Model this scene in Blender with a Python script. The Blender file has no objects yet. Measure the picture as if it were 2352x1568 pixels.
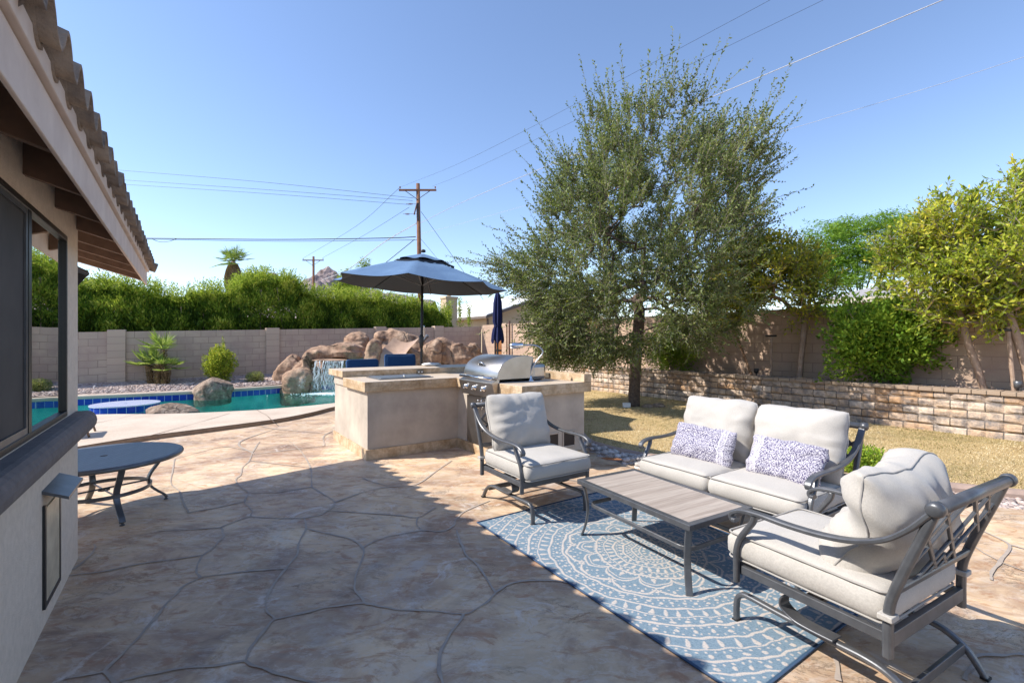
import bpy, bmesh, math, random
import numpy as np
from mathutils import Vector, Matrix, noise
from mathutils.geometry import tessellate_polygon
random.seed(7); RNG=np.random.default_rng(11)
F=1060.0; H=1.45; CX=1176.0; HY=785.0
PI=math.pi
TH=math.atan2(.578,.816)                 # heading of the house and yard walls
D2=Vector((math.cos(TH),math.sin(TH),0)); D1=Vector((-math.sin(TH),math.cos(TH),0))
sc=bpy.context.scene; COL=sc.collection
def G(x,y,z=0.0):                        # a sight line met with a level plane
    Y=(H-z)*F/(y-HY); return ((x-CX)*Y/F, Y)
def P(x,y,Y): return Vector(((x-CX)*Y/F, Y, H-(y-HY)*Y/F))
def UV(u,v,z=0): p=D2*u+D1*v; return Vector((p.x,p.y,z))

# ---------------------------------------------------------------- materials
def mat(name):
    m=bpy.data.materials.new(name); m.use_nodes=True; nt=m.node_tree
    return m,nt,nt.nodes['Principled BSDF']
def N(nt,t,**k):
    n=nt.nodes.new(t)
    for a,b in k.items():
        if hasattr(n,a): setattr(n,a,b)
        else: n.inputs[a.replace('_',' ')].default_value=b
    return n
def ramp(nt,src,stops,interp='LINEAR'):
    r=nt.nodes.new('ShaderNodeValToRGB'); cr=r.color_ramp; cr.interpolation=interp
    while len(cr.elements)<len(stops): cr.elements.new(.5)
    for e,(p,c) in zip(cr.elements,stops):
        e.position=p; e.color=(c[0],c[1],c[2],1) if not isinstance(c,(int,float)) else (c,c,c,1)
    nt.links.new(src,r.inputs[0]); return r
def mixc(nt,f,a,b,mode='MIX'):
    n=nt.nodes.new('ShaderNodeMix'); n.data_type='RGBA'; n.blend_type=mode
    for i,v in ((0,f),(6,a),(7,b)):
        if isinstance(v,(int,float)): n.inputs[i].default_value=v
        elif isinstance(v,tuple): n.inputs[i].default_value=(v[0],v[1],v[2],1)
        else: nt.links.new(v,n.inputs[i])
    return n.outputs[2]
def mth(nt,op,a,b=None,c=None):
    n=nt.nodes.new('ShaderNodeMath'); n.operation=op
    for i,v in enumerate((a,b,c)):
        if v is None: continue
        if isinstance(v,(int,float)): n.inputs[i].default_value=v
        else: nt.links.new(v,n.inputs[i])
    return n.outputs[0]
def coords(nt,kind='Object',scale=(1,1,1),rot=(0,0,0)):
    tc=nt.nodes.new('ShaderNodeTexCoord'); mp=nt.nodes.new('ShaderNodeMapping')
    mp.inputs['Scale'].default_value=scale; mp.inputs['Rotation'].default_value=rot
    nt.links.new(tc.outputs[kind],mp.inputs[0]); return mp.outputs[0]
def noi(nt,vec,scale,detail=4,rough=.6,dist=0):
    n=N(nt,'ShaderNodeTexNoise'); n.inputs['Scale'].default_value=scale; n.inputs['Detail'].default_value=detail
    n.inputs['Roughness'].default_value=rough; n.inputs['Distortion'].default_value=dist
    nt.links.new(vec,n.inputs['Vector']); return n.outputs['Fac']
def bump(nt,b,h,strength=.3,dist=.01):
    n=nt.nodes.new('ShaderNodeBump'); n.inputs['Strength'].default_value=strength; n.inputs['Distance'].default_value=dist
    nt.links.new(h,n.inputs['Height']); nt.links.new(n.outputs[0],b.inputs['Normal'])
def simple(name,c1,c2=None,scale=20,rough=.6,metal=0,bs=.2,bd=.004,bscale=None,kind='Object',spec=None,detail=5):
    m,nt,b=mat(name); v=coords(nt,kind)
    c2=c2 or tuple(x*.8 for x in c1)
    f=noi(nt,v,scale,detail)
    r=ramp(nt,f,[(.32,c2),(.68,c1)]); nt.links.new(r.outputs[0],b.inputs['Base Color'])
    b.inputs['Roughness'].default_value=rough; b.inputs['Metallic'].default_value=metal
    if spec is not None: b.inputs['Specular IOR Level'].default_value=spec
    if bs: bump(nt,b,noi(nt,v,bscale or scale*3,5,.7),bs,bd)
    return m
def brickmat(name,c1,c2,cm,w,h,mortar=.006,off=.5,rough=.85,var=8,stain=None,bs=.5,dist=0.004,grain=90,grainamt=.12,smooth=.1):
    m,nt,b=mat(name); v=coords(nt,'UV')
    br=N(nt,'ShaderNodeTexBrick'); br.offset=off; br.squash=1
    br.inputs['Scale'].default_value=1; br.inputs['Brick Width'].default_value=w; br.inputs['Row Height'].default_value=h
    br.inputs['Mortar Size'].default_value=mortar; br.inputs['Mortar Smooth'].default_value=smooth; br.inputs['Bias'].default_value=0
    br.inputs['Color1'].default_value=(*c1,1); br.inputs['Color2'].default_value=(*c2,1); br.inputs['Mortar'].default_value=(*cm,1)
    nt.links.new(v,br.inputs['Vector'])
    col=br.outputs['Color']
    n1=noi(nt,v,var,6,.65)
    if stain: col=mixc(nt,ramp(nt,n1,[(.42,0),(.66,1)]).outputs[0],col,stain)
    g=noi(nt,v,grain,4,.7)
    col=mixc(nt,grainamt*3,col,ramp(nt,g,[(.3,.35),(.7,.65)]).outputs[0],'OVERLAY')
    nt.links.new(col,b.inputs['Base Color']); b.inputs['Roughness'].default_value=rough
    hgt=mth(nt,'ADD',mth(nt,'MULTIPLY',br.outputs['Fac'],-1.0),mth(nt,'MULTIPLY',g,.35))
    bump(nt,b,hgt,bs,dist); return m
def leafmat(name,stops,trans=.35,rough=.5):
    m,nt,b=mat(name); a=N(nt,'ShaderNodeAttribute'); a.attribute_name='rnd'
    r=ramp(nt,a.outputs['Fac'],stops); nt.links.new(r.outputs[0],b.inputs['Base Color'])
    b.inputs['Roughness'].default_value=max(rough,.5); b.inputs['Specular IOR Level'].default_value=.22
    t=N(nt,'ShaderNodeBsdfTranslucent'); nt.links.new(mixc(nt,.5,r.outputs[0],(.35,.42,.05),'MIX'),t.inputs['Color'])
    mx=N(nt,'ShaderNodeMixShader'); mx.inputs[0].default_value=trans
    nt.links.new(b.outputs[0],mx.inputs[1]); nt.links.new(t.outputs[0],mx.inputs[2])
    nt.links.new(mx.outputs[0],nt.nodes['Material Output'].inputs[0]); return m

M={}
M['stucco']=simple('stucco',(.74,.64,.53),(.64,.55,.45),30,.92,bs=.7,bd=.006,bscale=110)
M['sill']=simple('sill_paint',(.19,.165,.155),(.14,.12,.115),20,.9,bs=.6,bd=.005,bscale=120)
M['fascia']=simple('fascia_paint',(.66,.56,.49),(.56,.46,.40),6,.8,bs=.3,bd=.004)
M['beam']=simple('eave_paint',(.26,.165,.115),(.18,.115,.08),8,.85)
M['tile']=simple('roof_tile',(.38,.29,.22),(.12,.09,.075),7,.9,bs=.8,bd=.015,bscale=40)
M['black']=simple('black_aluminium',(.018,.018,.018),None,20,.4)
M['metal']=simple('charcoal_metal',(.145,.15,.16),(.10,.103,.11),14,.38,.5,bs=.12,bd=.001,bscale=300)
M['blackmetal']=simple('black_powder_coat',(.035,.033,.033),None,30,.45,.3,bs=.08)
M['fabric']=None
def fabric(name,c1,c2,s=260):
    m,nt,b=mat(name); v=coords(nt,'Object')
    w1=noi(nt,coords(nt,'Object',(1,1,9)),s,2); w2=noi(nt,coords(nt,'Object',(7,1,1)),s*.6,2)
    f=mth(nt,'MULTIPLY',mth(nt,'ADD',w1,w2),.5)
    c=ramp(nt,f,[(.36,c2),(.62,c1)]).outputs[0]
    st=ramp(nt,noi(nt,v,4,5),[(.35,.93),(.6,1.0)]).outputs[0]
    c=mixc(nt,1.0,c,st,'MULTIPLY')
    nt.links.new(c,b.inputs['Base Color']); b.inputs['Roughness'].default_value=.95
    b.inputs['Sheen Weight'].default_value=.15; b.inputs['Specular IOR Level'].default_value=.15
    bump(nt,b,f,.25,.002); return m
M['fabric']=fabric('oatmeal_fabric',(.51,.48,.435),(.40,.375,.34),170)
M['piping']=fabric('piping_fabric',(.40,.38,.35),(.32,.30,.28))
M['bluefabric']=fabric('blue_fabric',(.022,.075,.19),(.015,.05,.13))
M['navy']=fabric('navy_canvas',(.016,.024,.10),(.011,.017,.07))
def canopy():
    m,nt,b=mat('slate_blue_canvas'); v=coords(nt)
    c=ramp(nt,noi(nt,v,3,5),[(.3,(.075,.145,.26)),(.7,(.11,.195,.32))]).outputs[0]
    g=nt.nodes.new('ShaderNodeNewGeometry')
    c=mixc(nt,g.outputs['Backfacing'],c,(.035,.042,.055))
    nt.links.new(c,b.inputs['Base Color']); b.inputs['Roughness'].default_value=.9
    bump(nt,b,noi(nt,v,12,3),.3,.01)
    return m
M['canopy']=canopy()
M['grout']=simple('joint_grout',(.46,.385,.31),(.33,.275,.235),9,.95,bs=.4,bscale=150)
def patio():
    m,nt,b=mat('stamped_concrete'); v=coords(nt,'Object'); vs=coords(nt,'Object',(1,2.0,1),(0,0,.35))
    vo=N(nt,'ShaderNodeTexVoronoi'); vo.feature='SMOOTH_F1'; vo.inputs['Scale'].default_value=1.05; vo.inputs['Smoothness'].default_value=.12
    wn=N(nt,'ShaderNodeTexNoise'); wn.inputs['Scale'].default_value=1.3; wn.inputs['Detail'].default_value=3; nt.links.new(v,wn.inputs['Vector'])
    nt.links.new(mixc(nt,.22,v,wn.outputs['Color'],'ADD'),vo.inputs['Vector'])
    sp=nt.nodes.new('ShaderNodeSeparateColor'); nt.links.new(vo.outputs['Color'],sp.inputs[0])
    tint=ramp(nt,sp.outputs[0],[(.1,(.84,.76,.72)),(.4,(1.1,1.05,.97)),(.7,(1.0,.90,.82)),(.95,(1.2,1.17,1.12))]).outputs[0]
    big=noi(nt,v,.75,8,.66,1.2); mid=noi(nt,vs,1.6,8,.62,.8); fine=noi(nt,vs,9,8,.7,.6)
    c=ramp(nt,mid,[(.30,(.23,.145,.095)),(.42,(.43,.30,.195)),(.52,(.63,.48,.31)),(.62,(.72,.575,.40)),(.74,(.50,.45,.41))]).outputs[0]
    c2=ramp(nt,big,[(.40,(.155,.11,.095)),(.5,(.48,.37,.275)),(.60,(.68,.50,.32))]).outputs[0]
    c=mixc(nt,.42,c,c2)
    c=mixc(nt,ramp(nt,fine,[(.50,0),(.60,.5),(.66,0)]).outputs[0],c,(.60,.54,.47))
    c=mixc(nt,ramp(nt,noi(nt,vs,4.2,10,.72,1.4),[(.53,0),(.62,.65)]).outputs[0],c,(.36,.18,.09))
    c=mixc(nt,ramp(nt,noi(nt,v,1.1,9,.7,1.6),[(.56,0),(.68,.6)]).outputs[0],c,(.56,.53,.49))
    cr=noi(nt,coords(nt,'Object',(1,2.2,1)),3.1,9,.75,1.8)
    crk=ramp(nt,cr,[(.488,0),(.5,1),(.512,0)]).outputs[0]
    msk=ramp(nt,noi(nt,v,2.3,4,.6),[(.55,0),(.62,1)]).outputs[0]
    crk=mth(nt,'MULTIPLY',crk,msk)
    c=mixc(nt,mth(nt,'MULTIPLY',crk,.6),c,(.12,.075,.05))
    c=mixc(nt,.8,c,tint,'MULTIPLY')
    blot=noi(nt,v,2.6,10,.74,1.0); c=mixc(nt,ramp(nt,blot,[(.53,0),(.62,.5)]).outputs[0],c,(.33,.20,.13)); c=mixc(nt,ramp(nt,noi(nt,v,3.3,9,.75,.8),[(.57,0),(.66,.6)]).outputs[0],c,(.70,.64,.58))
    nt.links.new(c,b.inputs['Base Color'])
    nt.links.new(ramp(nt,mid,[(.3,.5),(.7,.75)]).outputs[0],b.inputs['Roughness'])
    h=mth(nt,'ADD',mth(nt,'MULTIPLY',mid,1.0),mth(nt,'ADD',mth(nt,'MULTIPLY',fine,.35),mth(nt,'MULTIPLY',crk,-.6)))
    bump(nt,b,h,.55,.02); return m
M['patio']=patio()
def deckm():
    m,nt,b=mat('cool_deck'); v=coords(nt)
    c=ramp(nt,noi(nt,v,1.3,6),[(.35,(.50,.40,.31)),(.65,(.60,.50,.40))]).outputs[0]
    c=mixc(nt,.5,c,ramp(nt,noi(nt,v,60,3,.8),[(.35,.3),(.6,.6)]).outputs[0],'OVERLAY')
    nt.links.new(c,b.inputs['Base Color']); b.inputs['Roughness'].default_value=.9
    bump(nt,b,noi(nt,v,70,4,.7),.4,.004); return m
M['deck']=deckm()
def lawn():
    m,nt,b=mat('dormant_lawn'); v=coords(nt)
    c=ramp(nt,noi(nt,v,35,8,.8),[(.3,(.27,.18,.07)),(.48,(.52,.37,.17)),(.68,(.70,.54,.29))]).outputs[0]
    c=mixc(nt,ramp(nt,noi(nt,v,.8,7,.7),[(.48,0),(.66,.55)]).outputs[0],c,(.16,.15,.05))
    c=mixc(nt,ramp(nt,noi(nt,v,1.7,5,.6),[(.55,0),(.7,.5)]).outputs[0],c,(.26,.16,.08))
    nt.links.new(c,b.inputs['Base Color']); b.inputs['Roughness'].default_value=.95
    bump(nt,b,noi(nt,v,60,6,.8),.9,.02); return m
M['lawn']=lawn()
M['grass']=leafmat('grass_blades',[(0,(.24,.21,.075)),(.25,(.46,.35,.17)),(.6,(.64,.50,.29)),(1,(.76,.65,.44))],.2,.7)
def gravelm(name,a,b_,c_,s):
    m,nt,b=mat(name); v=coords(nt)
    vo=N(nt,'ShaderNodeTexVoronoi'); vo.inputs['Scale'].default_value=s; nt.links.new(v,vo.inputs['Vector'])
    sep=nt.nodes.new('ShaderNodeSeparateColor'); nt.links.new(vo.outputs['Color'],sep.inputs[0])
    c=ramp(nt,sep.outputs[0],[(0,a),(.5,b_),(1,c_)]).outputs[0]
    nt.links.new(c,b.inputs['Base Color']); b.inputs['Roughness'].default_value=.9
    bump(nt,b,mth(nt,'MULTIPLY',vo.outputs['Distance'],-1),.9,.03); return m
M['gravel']=gravelm('pink_gravel',(.20,.14,.12),(.42,.31,.27),(.62,.52,.47),22)
M['dirt']=simple('dry_earth',(.33,.24,.17),(.20,.14,.10),14,.95,bs=.7,bd=.02)
def stonem(name,stops,scale=6,bd=.02,obj=False):
    m,nt,b=mat(name); v=coords(nt)
    c=ramp(nt,noi(nt,v,scale,8,.65,.4),stops).outputs[0]
    if obj:
        a=N(nt,'ShaderNodeAttribute'); a.attribute_name='rnd'
        c=mixc(nt,.75,c,ramp(nt,a.outputs['Fac'],[(0,(.26,.23,.21)),(.4,(.48,.43,.39)),(.7,(.58,.50,.46)),(1,(.76,.72,.68))]).outputs[0])
    nt.links.new(c,b.inputs['Base Color']); b.inputs['Roughness'].default_value=.88
    hh=noi(nt,v,scale*3,9,.75)
    if not obj:
        vo=N(nt,'ShaderNodeTexVoronoi'); vo.feature='DISTANCE_TO_EDGE'; vo.inputs['Scale'].default_value=scale*.55
        wn=N(nt,'ShaderNodeTexNoise'); wn.inputs['Scale'].default_value=scale*.8; wn.inputs['Detail'].default_value=6; nt.links.new(v,wn.inputs['Vector'])
        nt.links.new(mixc(nt,.45,v,wn.outputs['Color'],'ADD'),vo.inputs['Vector'])
        ck=ramp(nt,vo.outputs['Distance'],[(0,1),(.045,0)]).outputs[0]; gate=ramp(nt,noi(nt,v,scale*.5,3),[(.47,0),(.56,1)]).outputs[0]; ck=mth(nt,'MULTIPLY',ck,gate)
        c=mixc(nt,mth(nt,'MULTIPLY',ck,.65),c,(.07,.045,.03)); c=mixc(nt,.7,c,ramp(nt,hh,[(.35,.25),(.65,.7)]).outputs[0],'OVERLAY'); nt.links.new(c,b.inputs['Base Color'])
        hh=mth(nt,'ADD',hh,mth(nt,'MULTIPLY',ck,-.8))
    bump(nt,b,hh,.9,bd); return m
M['rock']=stonem('tan_rock',[(.30,(.13,.075,.045)),(.43,(.30,.18,.115)),(.56,(.40,.26,.17)),(.72,(.50,.36,.26))],2.6,.05)
M['greyrock']=stonem('grey_brown_rock',[(.33,(.13,.085,.055)),(.48,(.30,.21,.15)),(.66,(.44,.34,.26))],5,.04)
M['pebble']=stonem('pebble_stone',[(.3,(.22,.2,.18)),(.7,(.5,.46,.42))],30,.002,True)
M['cmu']=brickmat('block_wall',(.52,.405,.305),(.45,.35,.27),(.24,.175,.135),.40,.20,.006,.5,var=1.4,stain=(.40,.295,.24),bs=.55,dist=.006)
M['pil']=brickmat('pilaster_block',(.52,.40,.305),(.47,.365,.28),(.30,.22,.18),.80,.20,.005,.0,var=2,bs=.5,dist=.005)
M['cmu_r']=brickmat('tall_block_wall',(.51,.37,.26),(.45,.32,.23),(.27,.18,.14),.40,.20,.006,.5,var=1.4,stain=(.40,.275,.205),bs=.55,dist=.006)
M['retain']=brickmat('retaining_block',(.62,.50,.39),(.42,.25,.13),(.10,.08,.06),.38,.135,.007,.5,var=6,stain=(.19,.165,.15),bs=1,dist=.03,grain=26,grainamt=.25)
M['cap']=brickmat('cap_stone',(.36,.27,.19),(.30,.22,.16),(.10,.08,.06),.30,.40,.006,.5,var=5,bs=.7,dist=.008)
M['bluetile']=brickmat('blue_pool_tile',(.012,.035,.30),(.022,.065,.42),(.45,.52,.62),.155,.155,.005,0,rough=.15,var=20,bs=.2,grain=30,grainamt=.1)
M['mosaic']=brickmat('mosaic_tile',(.30,.36,.66),(.16,.22,.55),(.68,.70,.74),.035,.035,.006,.5,rough=.25,var=30,bs=.2)
M['trav']=brickmat('travertine',(.60,.46,.31),(.50,.36,.21),(.42,.31,.21),.41,.30,.003,0,rough=.6,var=5,stain=(.31,.19,.085),bs=.25,dist=.002,grain=30,grainamt=.2)
M['travtop']=brickmat('travertine_top',(.60,.50,.39),(.55,.45,.34),(.42,.35,.27),.41,.41,.003,0,rough=.5,var=4,stain=(.50,.38,.26),bs=.2,dist=.002,grain=30)
M['plaster']=simple('island_plaster',(.53,.46,.375),(.37,.315,.26),2.6,.93,bs=.4,bd=.004,bscale=60)
M['steel']=None
def steel():
    m,nt,b=mat('brushed_steel'); v=coords(nt,'Object',(1,60,60))
    f=noi(nt,v,6,4); g=noi(nt,coords(nt),3,4)
    nt.links.new(ramp(nt,g,[(.3,(.36,.34,.31)),(.7,(.47,.45,.43))]).outputs[0],b.inputs['Base Color'])
    b.inputs['Metallic'].default_value=1
    nt.links.new(ramp(nt,f,[(.3,.27),(.7,.42)]).outputs[0],b.inputs['Roughness'])
    bump(nt,b,f,.05,.001); return m
M['steel']=steel()
M['chrome']=simple('polished_steel',(.75,.75,.75),(.7,.7,.7),5,.15,1,bs=0)
M['woodpole']=simple('creosote_pole',(.22,.10,.05),(.13,.06,.035),3,.9)
M['bark']=simple('tree_bark',(.16,.115,.085),(.07,.05,.04),22,.95,bs=1,bd=.02,bscale=45)
M['palebark']=simple('pale_bark',(.42,.31,.23),(.30,.20,.14),10,.9,bs=.5,bd=.01)
M['twig']=simple('grey_twig',(.34,.30,.25),(.24,.2,.16),10,.9,bs=0)
M['stake']=simple('timber_stake',(.30,.18,.10),(.20,.11,.06),12,.85)
M['gatewood']=simple('stained_wood',(.42,.17,.05),(.20,.08,.03),5,.6)
M['rust']=simple('weathered_post',(.15,.08,.06),(.10,.055,.045),8,.8)
M['white']=simple('white_paint',(.75,.75,.74),(.68,.68,.67),8,.6,bs=.1)
M['whiteroof']=simple('white_roof',(.80,.79,.77),(.72,.71,.69),2,.7,bs=.15)
M['greyroof']=brickmat('grey_shingle',(.34,.33,.33),(.28,.27,.27),(.2,.2,.2),.3,.15,.004,.5)
M['tanwall']=simple('tan_siding',(.52,.41,.27),(.45,.35,.23),2,.85)
M['brownfascia']=simple('brown_trim',(.16,.125,.10),None,4,.8)
M['wire']=simple('wire_black',(.02,.02,.025),None,4,.6,bs=0)
M['wirew']=simple('wire_pale',(.55,.56,.58),(.4,.4,.42),8,.5,bs=0)
M['insul']=simple('porcelain_insulator',(.20,.07,.05),None,4,.3,bs=0)
M['mount']=stonem('desert_mountain',[(.3,(.13,.10,.10)),(.5,(.27,.21,.20)),(.7,(.40,.31,.28))],.02,3)
M['curtain']=simple('window_screen',(.075,.068,.062),(.03,.028,.027),2,.8,bs=0)
M['slatwood']=None
def slat():
    m,nt,b=mat('wood_look_slats')
    v=coords(nt,'Object',(34,1.2,1)); f=noi(nt,v,1.0,5,.6)
    v2=coords(nt,'Object',(120,6,1)); f2=noi(nt,v2,1,3)
    c=ramp(nt,f,[(.3,(.27,.22,.18)),(.5,(.37,.31,.26)),(.7,(.45,.39,.33))]).outputs[0]
    c=mixc(nt,.35,c,ramp(nt,f2,[(.3,.3),(.7,.7)]).outputs[0],'OVERLAY')
    nt.links.new(c,b.inputs['Base Color']); b.inputs['Roughness'].default_value=.55; bump(nt,b,f2,.15,.001); return m
M['slatwood']=slat()
def glassm():
    m,nt,b=mat('window_glass')
    g=N(nt,'ShaderNodeBsdfGlossy'); g.inputs['Roughness'].default_value=.01; g.inputs['Color'].default_value=(.9,.93,.92,1)
    d=N(nt,'ShaderNodeBsdfDiffuse'); d.inputs['Color'].default_value=(.012,.014,.014,1)
    fr=N(nt,'ShaderNodeFresnel'); fr.inputs['IOR'].default_value=2.0
    n=N(nt,'ShaderNodeTexNoise'); n.inputs['Scale'].default_value=1.6; nt.links.new(coords(nt,'Object'),n.inputs['Vector'])
    bp=N(nt,'ShaderNodeBump'); bp.inputs['Strength'].default_value=.05; bp.inputs['Distance'].default_value=.02
    nt.links.new(n.outputs['Fac'],bp.inputs['Height']); nt.links.new(bp.outputs[0],g.inputs['Normal'])
    mx=N(nt,'ShaderNodeMixShader'); nt.links.new(mth(nt,'MINIMUM',mth(nt,'MULTIPLY',fr.outputs[0],2.2),.92),mx.inputs[0])
    nt.links.new(d.outputs[0],mx.inputs[1]); nt.links.new(g.outputs[0],mx.inputs[2])
    nt.links.new(mx.outputs[0],nt.nodes['Material Output'].inputs[0]); return m
M['glass']=glassm()
def waterm():
    m,nt,b=mat('pool_water')
    t=N(nt,'ShaderNodeBsdfTransparent'); t.inputs['Color'].default_value=(.55,.93,.90,1)
    g=N(nt,'ShaderNodeBsdfGlossy'); g.inputs['Roughness'].default_value=.03
    v=coords(nt,'Object'); h=mth(nt,'ADD',noi(nt,v,5,4,.6,1.0),mth(nt,'MULTIPLY',noi(nt,v,17,3,.6,.8),.35))
    bp=N(nt,'ShaderNodeBump'); bp.inputs['Strength'].default_value=.9; bp.inputs['Distance'].default_value=.09
    nt.links.new(h,bp.inputs['Height']); nt.links.new(bp.outputs[0],g.inputs['Normal'])
    fr=N(nt,'ShaderNodeFresnel'); fr.inputs['IOR'].default_value=1.33; nt.links.new(bp.outputs[0],fr.inputs['Normal'])
    mx=N(nt,'ShaderNodeMixShader'); nt.links.new(mth(nt,'MULTIPLY',fr.outputs[0],.75),mx.inputs[0])
    nt.links.new(t.outputs[0],mx.inputs[1]); nt.links.new(g.outputs[0],mx.inputs[2])
    nt.links.new(mx.outputs[0],nt.nodes['Material Output'].inputs[0]); return m
M['water']=waterm()
def basin():
    m,nt,b=mat('pool_plaster_caustics'); v=coords(nt,'Object'); 
    vo=N(nt,'ShaderNodeTexVoronoi'); vo.feature='SMOOTH_F1'; vo.inputs['Scale'].default_value=4; nt.links.new(v,vo.inputs['Vector'])
    nt.links.new(ramp(nt,vo.outputs['Distance'],[(.2,(.11,.55,.50)),(.7,(.34,.82,.74))]).outputs[0],b.inputs['Base Color']); return m  # paler cell web paints water caustics into the plaster colour
M['basin']=basin()
def fallm():
    m,nt,b=mat('falling_water'); b.inputs['Base Color'].default_value=(.85,.9,.93,1); b.inputs['Roughness'].default_value=.15
    t=N(nt,'ShaderNodeBsdfTransparent'); mx=N(nt,'ShaderNodeMixShader'); mx.inputs[0].default_value=.35
    nt.links.new(b.outputs[0],mx.inputs[1]); nt.links.new(t.outputs[0],mx.inputs[2])
    nt.links.new(mx.outputs[0],nt.nodes['Material Output'].inputs[0]); return m
M['fall']=fallm()
def vcol(name,rough=.95,bs=.4,s=400):
    m,nt,b=mat(name); a=N(nt,'ShaderNodeAttribute'); a.attribute_name='Col'
    v=coords(nt); w=noi(nt,coords(nt,'Object',(1,4,1)),s,2)
    c=mixc(nt,.55,a.outputs['Color'],ramp(nt,w,[(.3,.3),(.7,.7)]).outputs[0],'OVERLAY')
    nt.links.new(c,b.inputs['Base Color']); b.inputs['Roughness'].default_value=rough; b.inputs['Specular IOR Level'].default_value=.1
    bump(nt,b,w,bs,.003); return m
M['rug']=vcol('woven_rug'); M['pillow']=vcol('printed_pillow',s=200)
M['oak']=leafmat('oak_leaves',[(0,(.04,.07,.02)),(.4,(.125,.17,.048)),(.75,(.27,.31,.11)),(1,(.46,.43,.16))],.3,.5)
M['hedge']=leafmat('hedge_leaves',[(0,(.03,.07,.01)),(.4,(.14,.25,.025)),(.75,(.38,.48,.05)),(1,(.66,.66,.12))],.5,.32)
M['yellow']=leafmat('yellow_green_leaves',[(0,(.08,.12,.015)),(.4,(.26,.35,.035)),(.75,(.53,.56,.06)),(1,(.80,.68,.09))],.42,.45)
M['dkyellow']=leafmat('olive_yellow_leaves',[(0,(.055,.08,.015)),(.45,(.20,.24,.03)),(.8,(.55,.50,.05)),(1,(.85,.66,.08))],.42,.45)
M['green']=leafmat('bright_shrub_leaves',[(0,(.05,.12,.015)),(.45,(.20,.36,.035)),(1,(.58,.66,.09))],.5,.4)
M['feather']=leafmat('feathery_leaves',[(0,(.06,.15,.02)),(.5,(.19,.36,.035)),(1,(.38,.55,.08))],.5,.5)
M['palm']=leafmat('palm_fronds',[(0,(.08,.15,.03)),(.5,(.25,.38,.07)),(1,(.52,.58,.18))],.35,.45)
M['dead']=leafmat('dead_fronds',[(0,(.12,.08,.04)),(1,(.36,.26,.14))],.1,.8)

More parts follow.
